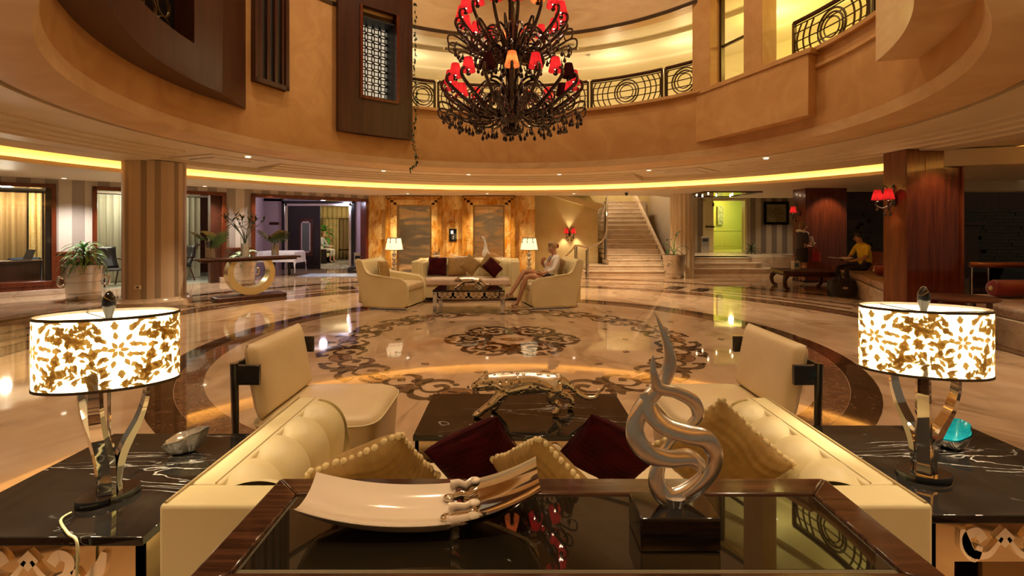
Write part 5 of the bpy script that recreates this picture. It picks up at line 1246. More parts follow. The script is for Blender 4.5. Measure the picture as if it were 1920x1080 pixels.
# far lamps on small mirrored tables
def small_table(label, loc):
    t = thing('mirrored_table', label, 'table', loc, 0, 'small mirrored lamp tables')
    MB().box(-.20,.20,-.24,.24,.49,.51).build('table_top', K['gold_mirror'], t, bevel=.003)
    for sx in (-1,1):
        for sy in (-1,1): MB().box(sx*.17-.02,sx*.17+.02,sy*.21-.02,sy*.21+.02,0,.49).build('leg', K['chrome'], t)
    MB().box(-.17,.17,-.20,.20,.15,.165).build('shelf', K['gold_mirror'], t); return t
def ball_lamp(label, loc):
    t = thing('ball_stem_lamp', label, 'lamp', loc, 0, 'white shaded lamps by the far sofa')
    MB().lathe([(0,0),(.11,0),(.11,.02),(.07,.03),(.06,.05),(.03,.07),(0,.07)], 20).build('base', K['chrome'], t, smooth=50)
    for k in range(4): MB().sphere((0,0,.115+.105*k), (.062-.004*k,.062-.004*k,.052), 16, 10).build('crystal_ball', K['chrome'] if k % 2 == 0 else K['crystal'], t, smooth=80)
    MB().cyl((0,0,.05), .012, .55, 8).build('stem', K['chrome'], t)
    sh = MB().lathe([(.195,.53),(.145,.80)], 36).build('shade', K['white_shade'], t, smooth=60)
    MB().lathe([(.196,.528),(.199,.528),(.199,.54),(.196,.54)], 36, close=True).build('trim_band', K['black'], sh)
    MB().lathe([(.146,.79),(.149,.79),(.148,.802),(.145,.802)], 36, close=True).build('trim_band', K['black'], sh)
    for a in (150,195,240,300):
        P = [(.152*math.sin(R_(a)), .152*math.cos(R_(a)), .79),(.164*math.sin(R_(a+4)), .164*math.cos(R_(a+4)), .74),(.172*math.sin(R_(a)), .172*math.cos(R_(a)), .69)]
        MB().tube(P, [.010,.006,.012], 6).build('tassel', K['black'], sh)
    MB().sphere((0,0,.66), .03, 10, 7).build('bulb', K['bulb'], t, smooth=80); point((0,0,.66), 26, (1,.82,.52), .03, t); return t
small_table('small mirrored lamp table between empty armchair and far sofa', (-2.62,10.75,0)); ball_lamp('white shaded lamp with ball stem beside the empty armchair', (-2.62,10.75,.511))
small_table('small mirrored lamp table behind the seated woman', (.38,10.75,0)); ball_lamp('white shaded lamp with ball stem behind the seated woman', (.38,10.75,.511))
# far console with decor
fc = thing('console_table', 'cream topped console behind the far sofa', 'table', (-1.05,11.45,0))
MB().box(-.95,.95,-.2,.2,.78,.83).build('table_top', K['stone'], fc, bevel=.006)
for sx in (-1,1): MB().box(sx*.8-.06,sx*.8+.06,-.16,.16,0,.78).build('leg', K['stone'], fc)
MB().box(-.8,.8,-.02,.02,.3,.78).build('back_panel', K['stone'], fc)
sw_ = thing('swan_ornament', 'white porcelain goose with a tall curved neck on the far console', 'ornament', (-.62,11.42,.83))
MB().lathe([(0,0),(.05,0),(.085,.05),(.09,.10),(.07,.16),(.045,.22),(.035,.27)], 20).build('body', K['white'], sw_, smooth=60)
MB().tube(smoothpts([(0,0,.24),(-.01,0,.34),(-.035,0,.43),(-.06,0,.475),(-.10,0,.47)], 5), [.036]*5+[.028]*5+[.024]*5+[.026]*5+[.010], 10).build('neck', K['white'], sw_, smooth=60)
MB().tube([(-.098,0,.472),(-.13,0,.452)], [.012,.003], 8).build('beak', K['black'], sw_)
po = thing('round_ornament', 'silver round pot with branching sprigs on the far console', 'ornament', (-1.78,11.42,.83))
MB().sphere((0,0,.075), (.095,.095,.078), 18, 12).build('body', K['chrome'], po, smooth=80)
for q in ((.08,.30),(.03,.22),(.12,.24)): MB().tube(smoothpts([(.03,0,.13),(.05+q[0]*.3,0,.18),(q[0],0,q[1])], 4), .006, 6).build('sprig', K['brass'], po)
fd = thing('long_dish', 'long white and silver dish on the far console', 'dish', (-1.15,11.38,.83))
MB().grid(lambda u,v: ((u-.5)*.6, (v-.5)*.16, .01+.05*abs(2*u-1)**2+.02*abs(2*v-1)**2), 16, 6).build('bowl', K['ceramic'], fd, smooth=60)
MB().grid(lambda u,v: (.20+u*.16, (v-.5)*.165, .016+.05*abs(.66+.5*u)**2+.02*abs(2*v-1)**2), 6, 6).build('silver_end', K['chrome'], fd, smooth=60)
# ================================================================ LEFT SIDE FURNISHINGS
def bucket(name, label, loc, rz, R, H, group='steel planters', lug=True, mats=None):
    t = thing(name, label, 'planter', loc, rz, group)
    m = mats or K['steel']; s = R
    MB().lathe([(0,0),(s*.80,0),(s*.82,.02),(s*.82,H*.18),(s*.80,H*.19),(s*.80,H*.20),(s*.84,H*.21),(s*.88,H*.50),(s*.86,H*.51),(s*.86,H*.52),(s*.90,H*.53),(s*.94,H*.74),(s*.92,H*.75),(s*.92,H*.76),(s*.96,H*.77),(s,H*.97),(s*1.03,H*.98),(s*1.03,H),(s*.96,H),(s*.92,H*.90),(0,H*.90)], 40).build('body', m, t, smooth=35)
    MB().lathe([(0,H*.905),(s*.91,H*.905),(s*.91,H*.915),(0,H*.925)], 24).build('soil', K['soil'], t)
    if lug:
        for q in (-1,1):
            MB().tube(smoothpts([(q*s*.90,0,H*.62),(q*s*1.12,0,H*.66),(q*s*1.16,0,H*.52),(q*s*1.08,0,H*.40),(q*s*.88,0,H*.42)], 4), .025, 8).build('handle', m, t, smooth=60)
    return t
def leafy(t, z, n, me, spread, tilt0, tilt1, rad=.08, zr=.25):
    for k in range(n):
        a = 2.399*k; f = (k+.5)/n
        place('leaf', me, t, (rad*math.cos(a)*f, rad*math.sin(a)*f, z+zr*(1-f)), (random.uniform(-.3,.3), -(tilt1+(tilt0-tilt1)*(1-f))+random.uniform(-.15,.15), a), scale=(random.uniform(.8,1.1),)*3)
b1 = bucket('steel_planter', 'big steel bucket planter with a bushy dracaena beside the picture window', (-9.22,10.42,0), .6, .36, .74)
lm1 = leafmesh(.46, .055, 1.1, 7, K['leaf'], fold=.3); lm2 = leafmesh(.42, .06, 1.1, 7, K['leaf_pale'], fold=.3)
pl1 = thing('dracaena_plant', 'bushy green dracaena growing in the big steel planter', 'plant', (-9.22,10.42,.66))
for q in ((0,0,.42),(.07,.05,.34),(-.06,.06,.30)): MB().tube([(q[0]*.5,q[1]*.5,0),(q[0],q[1],q[2])], .018, 6).build('stem', K['soil'], pl1)
leafy(pl1, .12, 46, lm1, 0, 1.2, .1, .16, .34); leafy(pl1, .14, 34, lm2, 0, 1.0, -.1, .2, .30)
b2 = bucket('steel_planter', 'steel bucket planter with broad variegated leaves behind the ring console', (-7.30,13.15,0), .8, .33, .64)
lm3 = leafmesh(.40, .16, 1.0, 7, mat('white_veined_leaf', (.10,.26,.07), .4, noise=(18,(.62,.70,.46),(3,.6,3))), fold=.2)
pl2 = thing('dieffenbachia_plant', 'white veined broad leaved plant behind the ring console', 'plant', (-7.30,13.15,.58))
MB().tube([(0,0,0),(0,0,.2)], .02, 6).build('stem', K['leaf'], pl2); leafy(pl2, .06, 26, lm3, 0, 1.0, .15, .1, .18)
# ring console
rc = thing('ring_console', 'long dark wood console carried by a gilt open ring', 'table', (-5.66,10.45,0), math.atan2(1.46,1.35))
MB().prism([(-1.02,-.20),(1.02,-.20),(1.02,.20),(-1.02,.20)], .86, .90).build('table_top', K['wood_dark'], rc, bevel=.006)
MB().prism([(-.94,-.16),(.94,-.16),(.94,.16),(-.94,.16)], .82, .86).build('top_moulding', K['wood_dark'], rc, bevel=.012)
def cres():
    mb = MB(); n = 48; a0, a1 = R_(48), R_(360-48); c = .56; vs = []
    for i in range(n+1):
        a = a0+(a1-a0)*i/n; k = (1-math.cos(a))/2   # a=pi at the bottom
        ro = .475; th = .075+.085*k
        for r, y in ((ro,-.13),(ro,.13),(ro-th,.13),(ro-th,-.13)): vs.append((r*math.sin(a), y, c+r*math.cos(a)*.985))
    fs_ = [(i*4+q, i*4+(q+1)%4, (i+1)*4+(q+1)%4, (i+1)*4+q) for i in range(n) for q in range(4)]+[(3,2,1,0),tuple(n*4+q for q in range(4))]
    return mb.add(vs, fs_)
K['gilt'] = mat('gold_leaf', (.74,.60,.30), .3, .75, bump=(8,.2,.01))
rg_ = cres().build('gilt_ring', K['gilt'], rc, smooth=40)
MB().box(-.70,.70,-.22,.22,0,.10).build('base_plinth', K['wood_dark'], rc, bevel=.03, seg=3)
def rcp(x, y=0): a = math.atan2(1.46,1.35); return (-5.66+x*math.cos(a)-y*math.sin(a), 10.45+x*math.sin(a)+y*math.cos(a))
K['pebbles'] = mat('glass_pebbles', (.62,.58,.50), .15, noise=(60,(.30,.27,.22)))
def vase(label, x, h, r):
    p = rcp(x); t = thing('glass_vase', label, 'vase', (p[0],p[1],.9005), 0, 'glass vases on the ring console')
    MB().lathe([(0,.004),(r*.98,.004),(r,.012),(r,h),(r*.93,h),(r*.93,.02),(0,.02)], 24).build('glass', K['glass'], t, smooth=40)
    MB().lathe([(0,.022),(r*.90,.022),(r*.90,h*.62),(0,h*.62)], 20).build('pebble_fill', K['pebbles'], t, smooth=40)
    return t
def monstera():
    """split leaf: fan of lobes"""
    mb = MB(); n = 9
    for s in (-1,1):
        for k in range(n):
            a = R_(8+k*17)*s; L_ = .25*(1-.028*k); w_ = .022
            c, q = math.cos(a), math.sin(a)
            pts = [(0,0),(.4*L_,-w_*.7),(.8*L_,-w_),(L_,0),(.8*L_,w_),(.4*L_,w_*.7)]
            mb.add([(x*c-y*q, x*q+y*c, -.9*(x*x)) for x,y in pts], [(0,1,2,3,4,5)])
    m_ = MB(); 
    for i in range(24): pass
    vs = [(0,0,0)]+[(.125*math.cos(2*PI*i/20), .125*math.sin(2*PI*i/20), -.012) for i in range(20)]
    mb.add(vs, [(0,i+1,(i+1)%20+1) for i in range(20)])
    me = mb.mesh('leaf'); me.materials.append(K['leaf_dark']); return me
mon = monstera()
def leaves_in(label, x, h, spec):
    p = rcp(x); t = thing('monstera_sprig', label, 'plant', (p[0],p[1],.92), 0)
    for dx, dy, dz, rx, ry, rz in spec:
        MB().tube(smoothpts([(0,0,.05),(dx*.3,dy*.3,h*.9),(dx,dy,h+dz)], 4), .007, 6).build('stalk', K['leaf'], t)
        place('leaf', mon, t, (dx,dy,h+dz), (rx,ry,rz), scale=(1.15,1.15,1.15))
    return t
vase('clear glass vase with split leaves on the ring console end above the planter', -.76, .36, .085); leaves_in('dark split leaves in the vase at the salon end of the ring console', -.76, .36, ((-.12,-.05,.06,.5,-.5,2.6),(.16,-.05,.04,.9,.2,-.6),(.02,.02,.12,.5,.1,1.2)))
vase('tall clear glass vase with lilies in the middle of the ring console', -.10, .48, .085)
vase('clear glass vase with split leaves at the tablecloth end of the ring console', .52, .40, .08); leaves_in('dark split leaves in the vase at the tablecloth end of the ring console', .52, .40, ((.08,-.05,.06,.6,.3,-.4),(-.14,-.03,.03,.7,-.4,2.8)))
li = thing('lily_bouquet', 'tall spray of orange lilies and dark leaves in the middle vase', 'flowers', (rcp(-.10)[0],rcp(-.10)[1],.92))
lfl = leafmesh(.19, .04, .3, 5, K['leaf_dark'])
ptl = leafmesh(.09, .035, .9, 5, mat('lily_petal', (.80,.50,.30), .5), 'petal')
for k in range(9):
    a = random.uniform(0,2*PI); r_ = random.uniform(.12,.48); e = (r_*math.cos(a), r_*math.sin(a)*.5, .72+random.uniform(-.05,.22))
    if k == 0: e = (-.42,-.2,.92)
    P = smoothpts([(0,0,.05),(e[0]*.15,e[1]*.15,.45),e], 5); MB().tube(P, .006, 5).build('stalk', K['leaf_dark'], li)
    for q in range(9):
        p = P[-1-(q//2 % 4)]; place('leaf', lfl, li, tuple(p), (0, random.uniform(-1.1,.4), random.uniform(0,2*PI)))
    if k % 2 == 0:
        for q in range(6): place('petal', ptl, li, e, (0, -.5, 2*PI*q/6))
# salon furniture
def salon_chair(label, x, y, rz):
    p = lwp(x, y, .004); t = thing('salon_chair', label, 'chair', p, LWR+rz, 'black salon chairs')
    MB().box(-.27,.27,-.26,.26,.40,.46).build('seat', K['black_leather'], t, bevel=.02)
    MB().grid(lambda u,v: (-.25+.5*u-.0, .22+.16*v+.05*math.sin(PI*v), .44+.58*v), 4, 8).build('backrest', K['black_leather'], t, smooth=60).modifiers.new('t','SOLIDIFY').thickness = .06
    for sx in (-1,1):
        MB().tube([(sx*.25,-.24,.0),(sx*.25,-.20,.42)], .02, 8).build('leg', K['wood_dark'], t); MB().tube([(sx*.25,.34,0),(sx*.25,.20,.42)], .02, 8).build('leg', K['wood_dark'], t)
        MB().tube(smoothpts([(sx*.28,-.24,.44),(sx*.30,-.22,.62),(sx*.30,.0,.66),(sx*.28,.30,.70)], 4), .018, 8).build('armrest', K['wood_dark'], t)
    return t
salon_chair('black leather salon chair with wooden arms in front of the glass partition', 3.45, 1.45, R_(-70)); salon_chair('black leather salon chair in the opening behind the dracaena', 1.95, 1.2, R_(20))
tb = thing('salon_table', 'small dark table beside the black salon chair', 'table', lwp(2.75,1.35,.004), LWR)
MB().box(-.3,.3,-.3,.3,.66,.70).build('table_top', K['wood_dark'], tb, bevel=.005); MB().cyl((0,0,.02), .04, .64, 12).build('column', K['black'], tb); MB().cyl((0,0,0), .2, .02, 20).build('foot', K['black'], tb)
dk = thing('writing_desk', 'dark writing desk behind the picture window', 'desk', lwp(-.25,1.15,.004), LWR)
MB().box(-.9,.9,-.35,.35,.70,.75).build('desk_top', K['wood_dark'], dk, bevel=.006); MB().box(-.85,-.78,-.3,.3,0,.70).box(.78,.85,-.3,.3,0,.70).box(-.78,.78,-.28,-.24,.2,.70).build('panel_legs', K['wood_dark'], dk)
lp = thing('laptop', 'open black laptop on the writing desk', 'laptop', lwp(.28,1.15,.755), LWR+R_(-60))
MB().box(-.16,.16,-.11,.11,0,.018).build('keyboard', K['black'], lp, bevel=.003); MB().add([(-.16,.11,.018),(.16,.11,.018),(.16,.19,.25),(-.16,.19,.25),(-.16,.12,.018),(.16,.12,.018),(.16,.20,.25),(-.16,.20,.25)], [(0,1,2,3),(4,7,6,5),(0,4,5,1),(2,6,7,3),(0,3,7,4),(1,5,6,2)]).build('screen', K['black'], lp)
bc = thing('blue_chair', 'blue upholstered tub chair behind the writing desk', 'chair', lwp(.32,1.85,.004), LWR)
MB().lathe([(.30,.2),(.32,.75),(.26,.78),(.24,.45),(0,.45)], 24, a0=-100, a1=100).build('shell', mat('blue_fabric', (.07,.14,.26), .7), bc, smooth=60); MB().cyl((0,0,.0), .2, .42, 20).build('seat_drum', bpy.data.materials['blue_fabric'], bc, smooth=40)
ppr = tag(MB().box(-.14,.14,-.10,.10,0,.004).build('paper_sheet', K['white'], loc=lwp(-.05,1.05,.756), rot=LWR+.3), 'white sheet of paper on the writing desk', 'paper')
# tablecloth table in the alcove
tt = thing('draped_table', 'small table standing in the alcove under a white cloth', 'table', (-7.55,15.85,0))
MB().box(-.55,.55,-.35,.35,.76,.79).build('table_top', K['wood_dark'], tt)
for sx in (-1,1): MB().box(sx*.25-.03,sx*.25+.03,-.03,.03,0,.76).build('leg', K['black'], tt)
def cloth(u, v):
    a, b = 2*u-1, 2*v-1; x, y = .95*a, .72*b; z = .797
    if abs(x) > .57: z -= (abs(x)-.57)*.98; x = math.copysign(.57+.03*abs(math.sin(b*9))+(abs(x)-.57)*.10, x)
    if abs(y) > .37: z -= (abs(y)-.37)*.98; y = math.copysign(.37+.03*abs(math.sin(a*11))+(abs(y)-.37)*.10, y)
    return (x, y, z)
tag(MB().grid(cloth, 48, 36).build('tablecloth', K['linen'], smooth=50, loc=(-7.55,15.85,0)), 'white linen cloth draped over the alcove table', 'tablecloth')
ex = thing('fire_extinguisher', 'red fire extinguisher hanging on the alcove wall', 'extinguisher', (-5.45,18.08,1.42))
MB().lathe([(0,0),(.075,0),(.08,.02),(.08,.36),(.05,.42),(.025,.44),(.025,.48),(0,.48)], 20).build('cylinder', mat('red_paint', (.35,.01,.012), .25, coat=.5), ex, smooth=40)
MB().tube(smoothpts([(0,0,.49),(-.10,-.02,.50),(-.15,-.02,.35),(-.11,-.03,.08)], 4), .014, 8).build('hose', K['black'], ex, smooth=60); MB().box(-.03,.09,-.02,.02,.48,.52).build('valve_handle', K['black'], ex); MB().box(-.05,.05,-.083,-.06,.14,.28).build('label_plate', K['white'], ex)
bn = thing('ash_bin', 'grey steel ash bin beside the black doorway', 'bin', (-5.62,17.72,0)); MB().box(-.13,.13,-.13,.13,0,.62).build('body', K['steel'], bn, bevel=.01); MB().box(-.09,.09,-.135,-.125,.42,.54).build('slot', K['black'], bn)
MB().box(-.14,.14,-.14,.14,.62,.65).build('lid', K['steel'], bn, bevel=.004)
pq = tag(MB().box(-.18,.18,-.015,0,-.05,.05).build('door_plaque', K['wood_dark'], loc=(-8.95,18.195,1.72), bevel=.003), 'small dark plaque on the alcove wall by the doors', 'sign')
def holdall(label, loc, rz, L_, W_, H):
    t = thing('travel_bag', label, 'bag', loc, rz)
    MB().grid(lambda u,v: (L_/2*(1-.10*abs(2*v-1))*math.copysign(abs(math.cos(2*PI*u))**.5, math.cos(2*PI*u)), W_/2*(1-.25*v)*math.copysign(abs(math.sin(2*PI*u))**.5, math.sin(2*PI*u)), H*v), 32, 8, cu=True).build('body', K['black_leather'], t, smooth=60)
    MB().grid(lambda u,v: (L_/2*.92*(2*u-1)*.98, W_/2*.74*(2*v-1), H+.05*(1-(2*u-1)**4)*(1-(2*v-1)**2)), 12, 6).build('top_flap', K['black_leather'], t, smooth=60)
    MB().tube(smoothpts([(-L_*.22,-W_*.4,H*.7),(-L_*.18,-W_*.42,H+.10),(0,-W_*.40,H+.13),(L_*.18,-W_*.42,H+.10),(L_*.22,-W_*.4,H*.7)], 4), .013, 6).build('handle', K['black_leather'], t, smooth=60)
    MB().box(-.05,.05,-W_/2-.003,-W_/2+.02,H*.50,H*.62).build('badge', K['steel'], t)
    return t
holdall('black travel bag lying beside the blue entrance mat', (-5.45,16.85,.0), .2, .55, .3, .17)
# lounge beyond the doors
lc_ = thing('lounge_chair', 'cream chair with dark frame in the lounge beyond the doors', 'chair', (-6.9,22.4,.006), PI)
MB().box(-.4,.4,-.4,.35,.30,.44).build('seat', K['leather'], lc_, bevel=.03); MB().box(-.42,.42,-.5,-.38,.3,.95).build('backrest', K['leather'], lc_, bevel=.04); 
for sx in (-1,1): MB().box(sx*.45-.04,sx*.45+.04,-.45,.36,0,.62).build('arm_frame', K['black_wood'], lc_)
lt = thing('lounge_table', 'small dark table in the lounge beyond the doors', 'table', (-7.0,20.9,.006)); MB().box(-.4,.4,-.3,.3,.60,.64).build('table_top', K['black_wood'], lt); MB().cyl((0,0,0), .03, .6, 10).build('column', K['steel'], lt); MB().cyl((0,0,0), .2, .02, 16).build('foot', K['steel'], lt)
ls = thing('lounge_armchair', 'dark framed armchair on which the lounge guest sits', 'chair', (-8.42,21.4,.006), R_(90))
MB().box(-.38,.38,-.38,.38,.28,.44).build('seat', K['leather'], ls, bevel=.03); MB().box(-.40,.40,.36,.46,.28,.9).build('backrest', K['leather'], ls, bevel=.03)
for sx in (-1,1): MB().box(sx*.44-.04,sx*.44+.04,-.38,.46,0,.62).build('arm_frame', K['black_wood'], ls)
pf = thing('lounge_plant', 'bright green broad leaved plant in the lounge beyond the doors', 'plant', (-8.85,22.9,.006)); MB().cyl((0,0,0), .2, .5, 20, .24).build('pot', K['black'], pf); MB().tube([(0,0,.5),(0,0,1.2)], .02, 6).build('stem', K['leaf'], pf)
leafy(pf, .9, 24, leafmesh(.62, .16, .9, 6, mat('bright_leaf', (.06,.34,.03), .4)), 0, 1.1, .1, .1, .7)

# ================================================================ RIGHT SIDE FURNISHINGS
bucket('steel_planter', 'steel planter with a ring lug beside the stairs', (5.02,14.98,0), .3, .35, .72, lug=False)
rl = bpy.data.objects['steel_planter.002']; MB().tube([(-.35+.0*i,-.24+.09*math.cos(2*PI*i/20)-.02,.42+.09*math.sin(2*PI*i/20)) for i in range(20)], .018, 8, closed=True).build('ring_lug', K['steel'], rl, smooth=60)
zz = thing('broadleaf_plant', 'sparse plant with a few broad glossy leaves in the stair planter', 'plant', (5.02,14.98,.66))
zl = leafmesh(.30, .13, .5, 6, K['leaf_dark'])
for e, r in (((-.34,.0,.42),(0,.3,2.9)),((-.18,-.05,.22),(0,.9,3.4)),((.06,0,.62),(0,-1.1,.4)),((.22,.0,.32),(0,-.1,.2)),((.08,-.05,.20),(0,.5,-.5)),((-.05,.1,.5),(0,-.4,1.8))):
    MB().tube(smoothpts([(0,0,0),(e[0]*.3,e[1]*.3,e[2]*.7),e], 4), .010, 6).build('stalk', K['leaf'], zz); place('leaf', zl, zz, e, r)
bn2 = thing('waste_bin', 'narrow grey waste bin by the corridor door on the landing', 'bin', (8.02,20.2,.51)); MB().box(-.16,.16,-.14,.14,0,.66).build('body', K['steel'], bn2, bevel=.01); MB().box(-.17,.17,-.15,.15,.66,.70).build('lid', K['steel'], bn2, bevel=.006); MB().box(-.11,.11,-.146,-.138,.48,.60).build('flap', K['black'], bn2)
fe = thing('spiky_plant', 'dark spiky leaved plant in the stone planter', 'plant', (9.75,19.7,.42))
MB().tube([(0,0,0),(0,0,.2)], .02, 6).build('stem', K['soil'], fe); leafy(fe, .02, 60, leafmesh(.50, .045, .8, 7, K['leaf_dark'], fold=.2), 0, 1.35, .45, .16, .28)
pc = thing('framed_picture', 'square picture in a wide black frame on the striped wall', 'picture', (11.45,BY-.01,2.2))
MB().box(-.55,.55,-.05,0,-.50,.50).build('frame', K['black_wood'], pc, bevel=.015); MB().box(-.42,.42,-.055,-.045,-.38,.38).build('canvas', mat('sepia_print', (.20,.15,.07), .5, noise=(3,(.42,.36,.22))), pc)
MB().sphere((0.02,-.055,.06), (.20,.012,.20), 20, 12).build('sphere_motif', mat('sepia_motif', (.34,.26,.12), .5, noise=(3,(.12,.08,.03),(1,1,6))), pc, smooth=80)
MB().tube(smoothpts([(-.3,-.06,-.05),(-.1,-.062,-.16),(.15,-.062,-.14),(.32,-.06,.05)], 5), .02, 6).build('curl_motif', bpy.data.materials['sepia_motif'], pc)
MB().tube([(.1,-.06,-.12),(.3,-.06,-.32)], .014, 6).build('curl_motif', bpy.data.materials['sepia_motif'], pc)
def sconce(label, loc, rz, n=2, power=2):
    """wall sconce, wall behind at +y"""
    t = thing('wall_sconce', label, 'sconce', loc, rz, 'red shaded wall sconces')
    MB().sphere((0,-.02,0), (.05,.03,.10), 12, 8).build('wall_plate', K['black_glass'], t, smooth=80)
    xs = (-.12,.12) if n == 2 else (0,)
    for x in xs:
        MB().tube(smoothpts([(0,-.03,-.03),(x*.6,-.14,-.12),(x*1.1,-.22,-.06),(x,-.20,.0)], 5), .012, 7).build('arm', K['black_glass'], t, smooth=60)
        MB().tube(smoothpts([(0,-.03,.05),(x*.5,-.06,.20),(x*.9,-.10,.26),(x*.7,-.12,.20)], 5), .010, 6).build('scroll', K['black_glass'], t, smooth=60)
        s_ = place('shade', sh_r, t, (x,-.20,.02)); place('bulb', bulb_m, s_); point((0,0,.06), power, (1,.5,.25), .02, s_)
        place('candle_cup', cup_m, t, (x,-.20,.005)); place('crystal_drop', drop_m, t, (x,-.20,-.05)); place('crystal_drop', drop_m, t, (x*.5,-.12,-.14))
    return t
sconce('red shaded sconce on the olive wall below the turning stair', (2.03,EY+.55,1.34), 0, 2, 2); spot((2.03,EY+.42,1.42), 16, WARM2, 65, .5, (2.03,EY+.5,2.3)); spot((1.85,EY+.40,1.30), 18, WARM2, 75, .5, (1.8,EY+.5,.3)); spot((2.25,EY+.40,1.30), 18, WARM2, 75, .5, (2.4,EY+.5,.3))
sconce('red shaded sconce on the pillar behind the standing woman', (8.25,13.85,1.96), R_(-90), 1, 2)
sconce('red shaded sconce on the large mahogany pillar', (6.45,8.15,1.98), R_(-90), 2, 2); spot((6.30,8.15,1.93), 5, WARM, 70, .5, (6.42,8.15,1.2))
# low opium table with things on it
ot = thing('low_table', 'low dark red table with curved legs before the person in yellow', 'table', (7.45,12.35,0), R_(-12))
MB().box(-.62,.62,-.55,.55,.40,.47).build('table_top', K['wood_dark'], ot, bevel=.012); MB().box(-.58,.58,-.51,.51,.33,.40).build('apron', K['wood_dark'], ot, bevel=.01)
MB().box(-.635,-.60,-.5,.5,.395,.45).build('end_inlay', mat('brass_inlay', (.30,.28,.08), .35, .4), ot)
for sx in (-1,1):
    for sy in (-1,1): MB().tube(smoothpts([(sx*.52,sy*.45,.38),(sx*.60,sy*.52,.25),(sx*.58,sy*.50,.08),(sx*.50,sy*.43,.02)], 4), [.06]*4+[.05]*4+[.045]*4+[.05], 8).build('leg', K['wood_dark'], ot, smooth=60)
mg = thing('shopping_bag', 'small white and blue paper bag standing on the low table', 'bag', (7.30,12.45,.473), .3)
MB().box(-.10,.10,-.05,.05,0,.22).build('body', K['white'], mg, bevel=.004); MB().box(-.07,.05,-.053,-.049,.06,.16).build('blue_print', mat('blue_print', (.05,.2,.45), .5), mg); MB().tube(smoothpts([(-.05,0,.22),(-.03,0,.30),(.03,0,.30),(.05,0,.22)], 4), .004, 6).build('handle', K['white'], mg)
holdall('black leather travel bag on the floor beside the low table', (7.40,10.85,0), R_(-8), .60, .30, .36)
# corner seat
K['floral'] = mat('floral_brocade', (.34,.22,.15), .75, noise=(26,(.52,.38,.28)))
K['bolster'] = mat('red_silk', (.22,.006,.012), .35, sheen=.4)
cs = thing('corner_bench', 'built in stone bench with floral seat pads behind the large pillar', 'bench', (0,0,0))
MB().prism([(7.98,11.35),(6.62,8.5),(7.5,8.5),(9.8,11.2),(9.8,13.3),(9.5,13.3),(9.5,12.6),(8.2,12.4)], 0, .34).build('stone_base', K['stone'], cs, bevel=.01)
MB().prism([(8.0,11.3),(7.35,9.92),(8.2,9.6),(9.7,11.3),(9.7,12.5),(8.3,12.3)], .34, .47).build('seat_pad', K['floral'], cs, bevel=.04, seg=3)
MB().prism([(7.33,9.87),(6.70,8.52),(7.45,8.52),(8.18,9.55)], .34, .47).build('seat_pad', K['floral'], cs, bevel=.04, seg=3)
MB().box(9.0,9.3,11.7,12.5,.47,.95).build('back_panel', K['wood_edge'], cs, bevel=.01)
def bolster(label, a, b, r):
    a, b = Vector(a), Vector(b); t = thing('bolster', label, 'cushion', tuple((a+b)/2), math.atan2(b.y-a.y,b.x-a.x), 'red silk bolsters'); L_ = (b-a).length/2
    MB().tube([(-L_,0,0),(-L_+.02,0,0),(-L_+.06,0,0),(0,0,0),(L_-.06,0,0),(L_-.02,0,0),(L_,0,0)], [r*.3,r*.85,r,r*1.02,r,r*.85,r*.3], 20).build('roll', K['bolster'], t, smooth=60)
    for s in (-1,1): MB().sphere((s*L_,0,0), (.03,.04,.04), 10, 7).build('gold_button', K['gilt'], t, smooth=80)
    return t
bolster('red silk bolster beside the person in yellow', (8.05,10.75,.59), (8.65,10.45,.59), .115); bolster('dark red bolster behind the person in yellow', (8.70,11.6,.59), (9.2,11.1,.59), .11)
for x, y, l in ((9.05,10.75,'paisley cushion on the corner bench beside the slate wall'),(9.3,11.35,'paisley cushion on the corner bench behind the dark red bolster')):
    t = thing('scatter_cushion', l, 'cushion', (x,y,.70), 0, 'paisley cushions'); t.rotation_euler = (R_(-14),0,R_(-50)); me = cushion_mesh(.44,.44,.14,.05,12).mesh('cover', 70); me.materials.append(mat('paisley', (.16,.02,.02), .7, noise=(22,(.60,.50,.42)))); place('cover', me, t)
# front right bench, balustrade, round table
fbn = thing('window_bench', 'built in stone bench with a thick floral pad beside the round table', 'bench', (0,0,0))
MB().prism([(6.36,6.55),(6.05,5.0),(9.8,5.0),(9.8,7.55),(7.1,7.55)], 0, .36).build('stone_base', K['stone'], fbn, bevel=.01); MB().prism([(6.40,6.52),(6.10,5.05),(9.7,5.05),(9.7,7.5),(7.1,7.5)], .36, .50).build('seat_pad', K['floral'], fbn, bevel=.04, seg=3)
bolster('red silk bolster with gold buttons on the floral pad by the balustrade', (6.98,7.05,.64), (8.4,7.0,.64), .125)
red_cushion('burgundy velvet cushion propped against the glass balustrade', (8.05,7.28,.76), (R_(-14),R_(10),0), .46)
bl = thing('glass_balustrade', 'smoked glass balustrade with a polished wooden handrail', 'balustrade', (0,0,0))
MB().tube([(7.40,7.82,.93),(7.62,7.72,.93),(9.6,7.80,.93)], .045, 10).build('handrail', K['wood_edge'], bl, smooth=60)
MB().box(7.64,9.6,7.74,7.755,.08,.88).build('glass_panel', K['glass_dark'], bl); MB().add([(7.40,7.82,.08),(7.62,7.73,.08),(7.62,7.73,.88),(7.40,7.82,.88)], [(0,1,2,3)]).build('glass_panel', K['glass_dark'], bl)
for p in ((7.42,7.80),(7.62,7.74),(9.2,7.76)): MB().cyl((p[0],p[1],0), .012, .92, 8).build('post', K['steel'], bl)
rt = thing('round_table', 'round dark red side table on slim legs by the floral bench', 'table', (5.86,6.36,0))
MB().lathe([(0,.58),(.38,.58),(.41,.595),(.41,.61),(.39,.622),(0,.622)], 48).build('table_top', K['wood_dark'], rt, smooth=35)
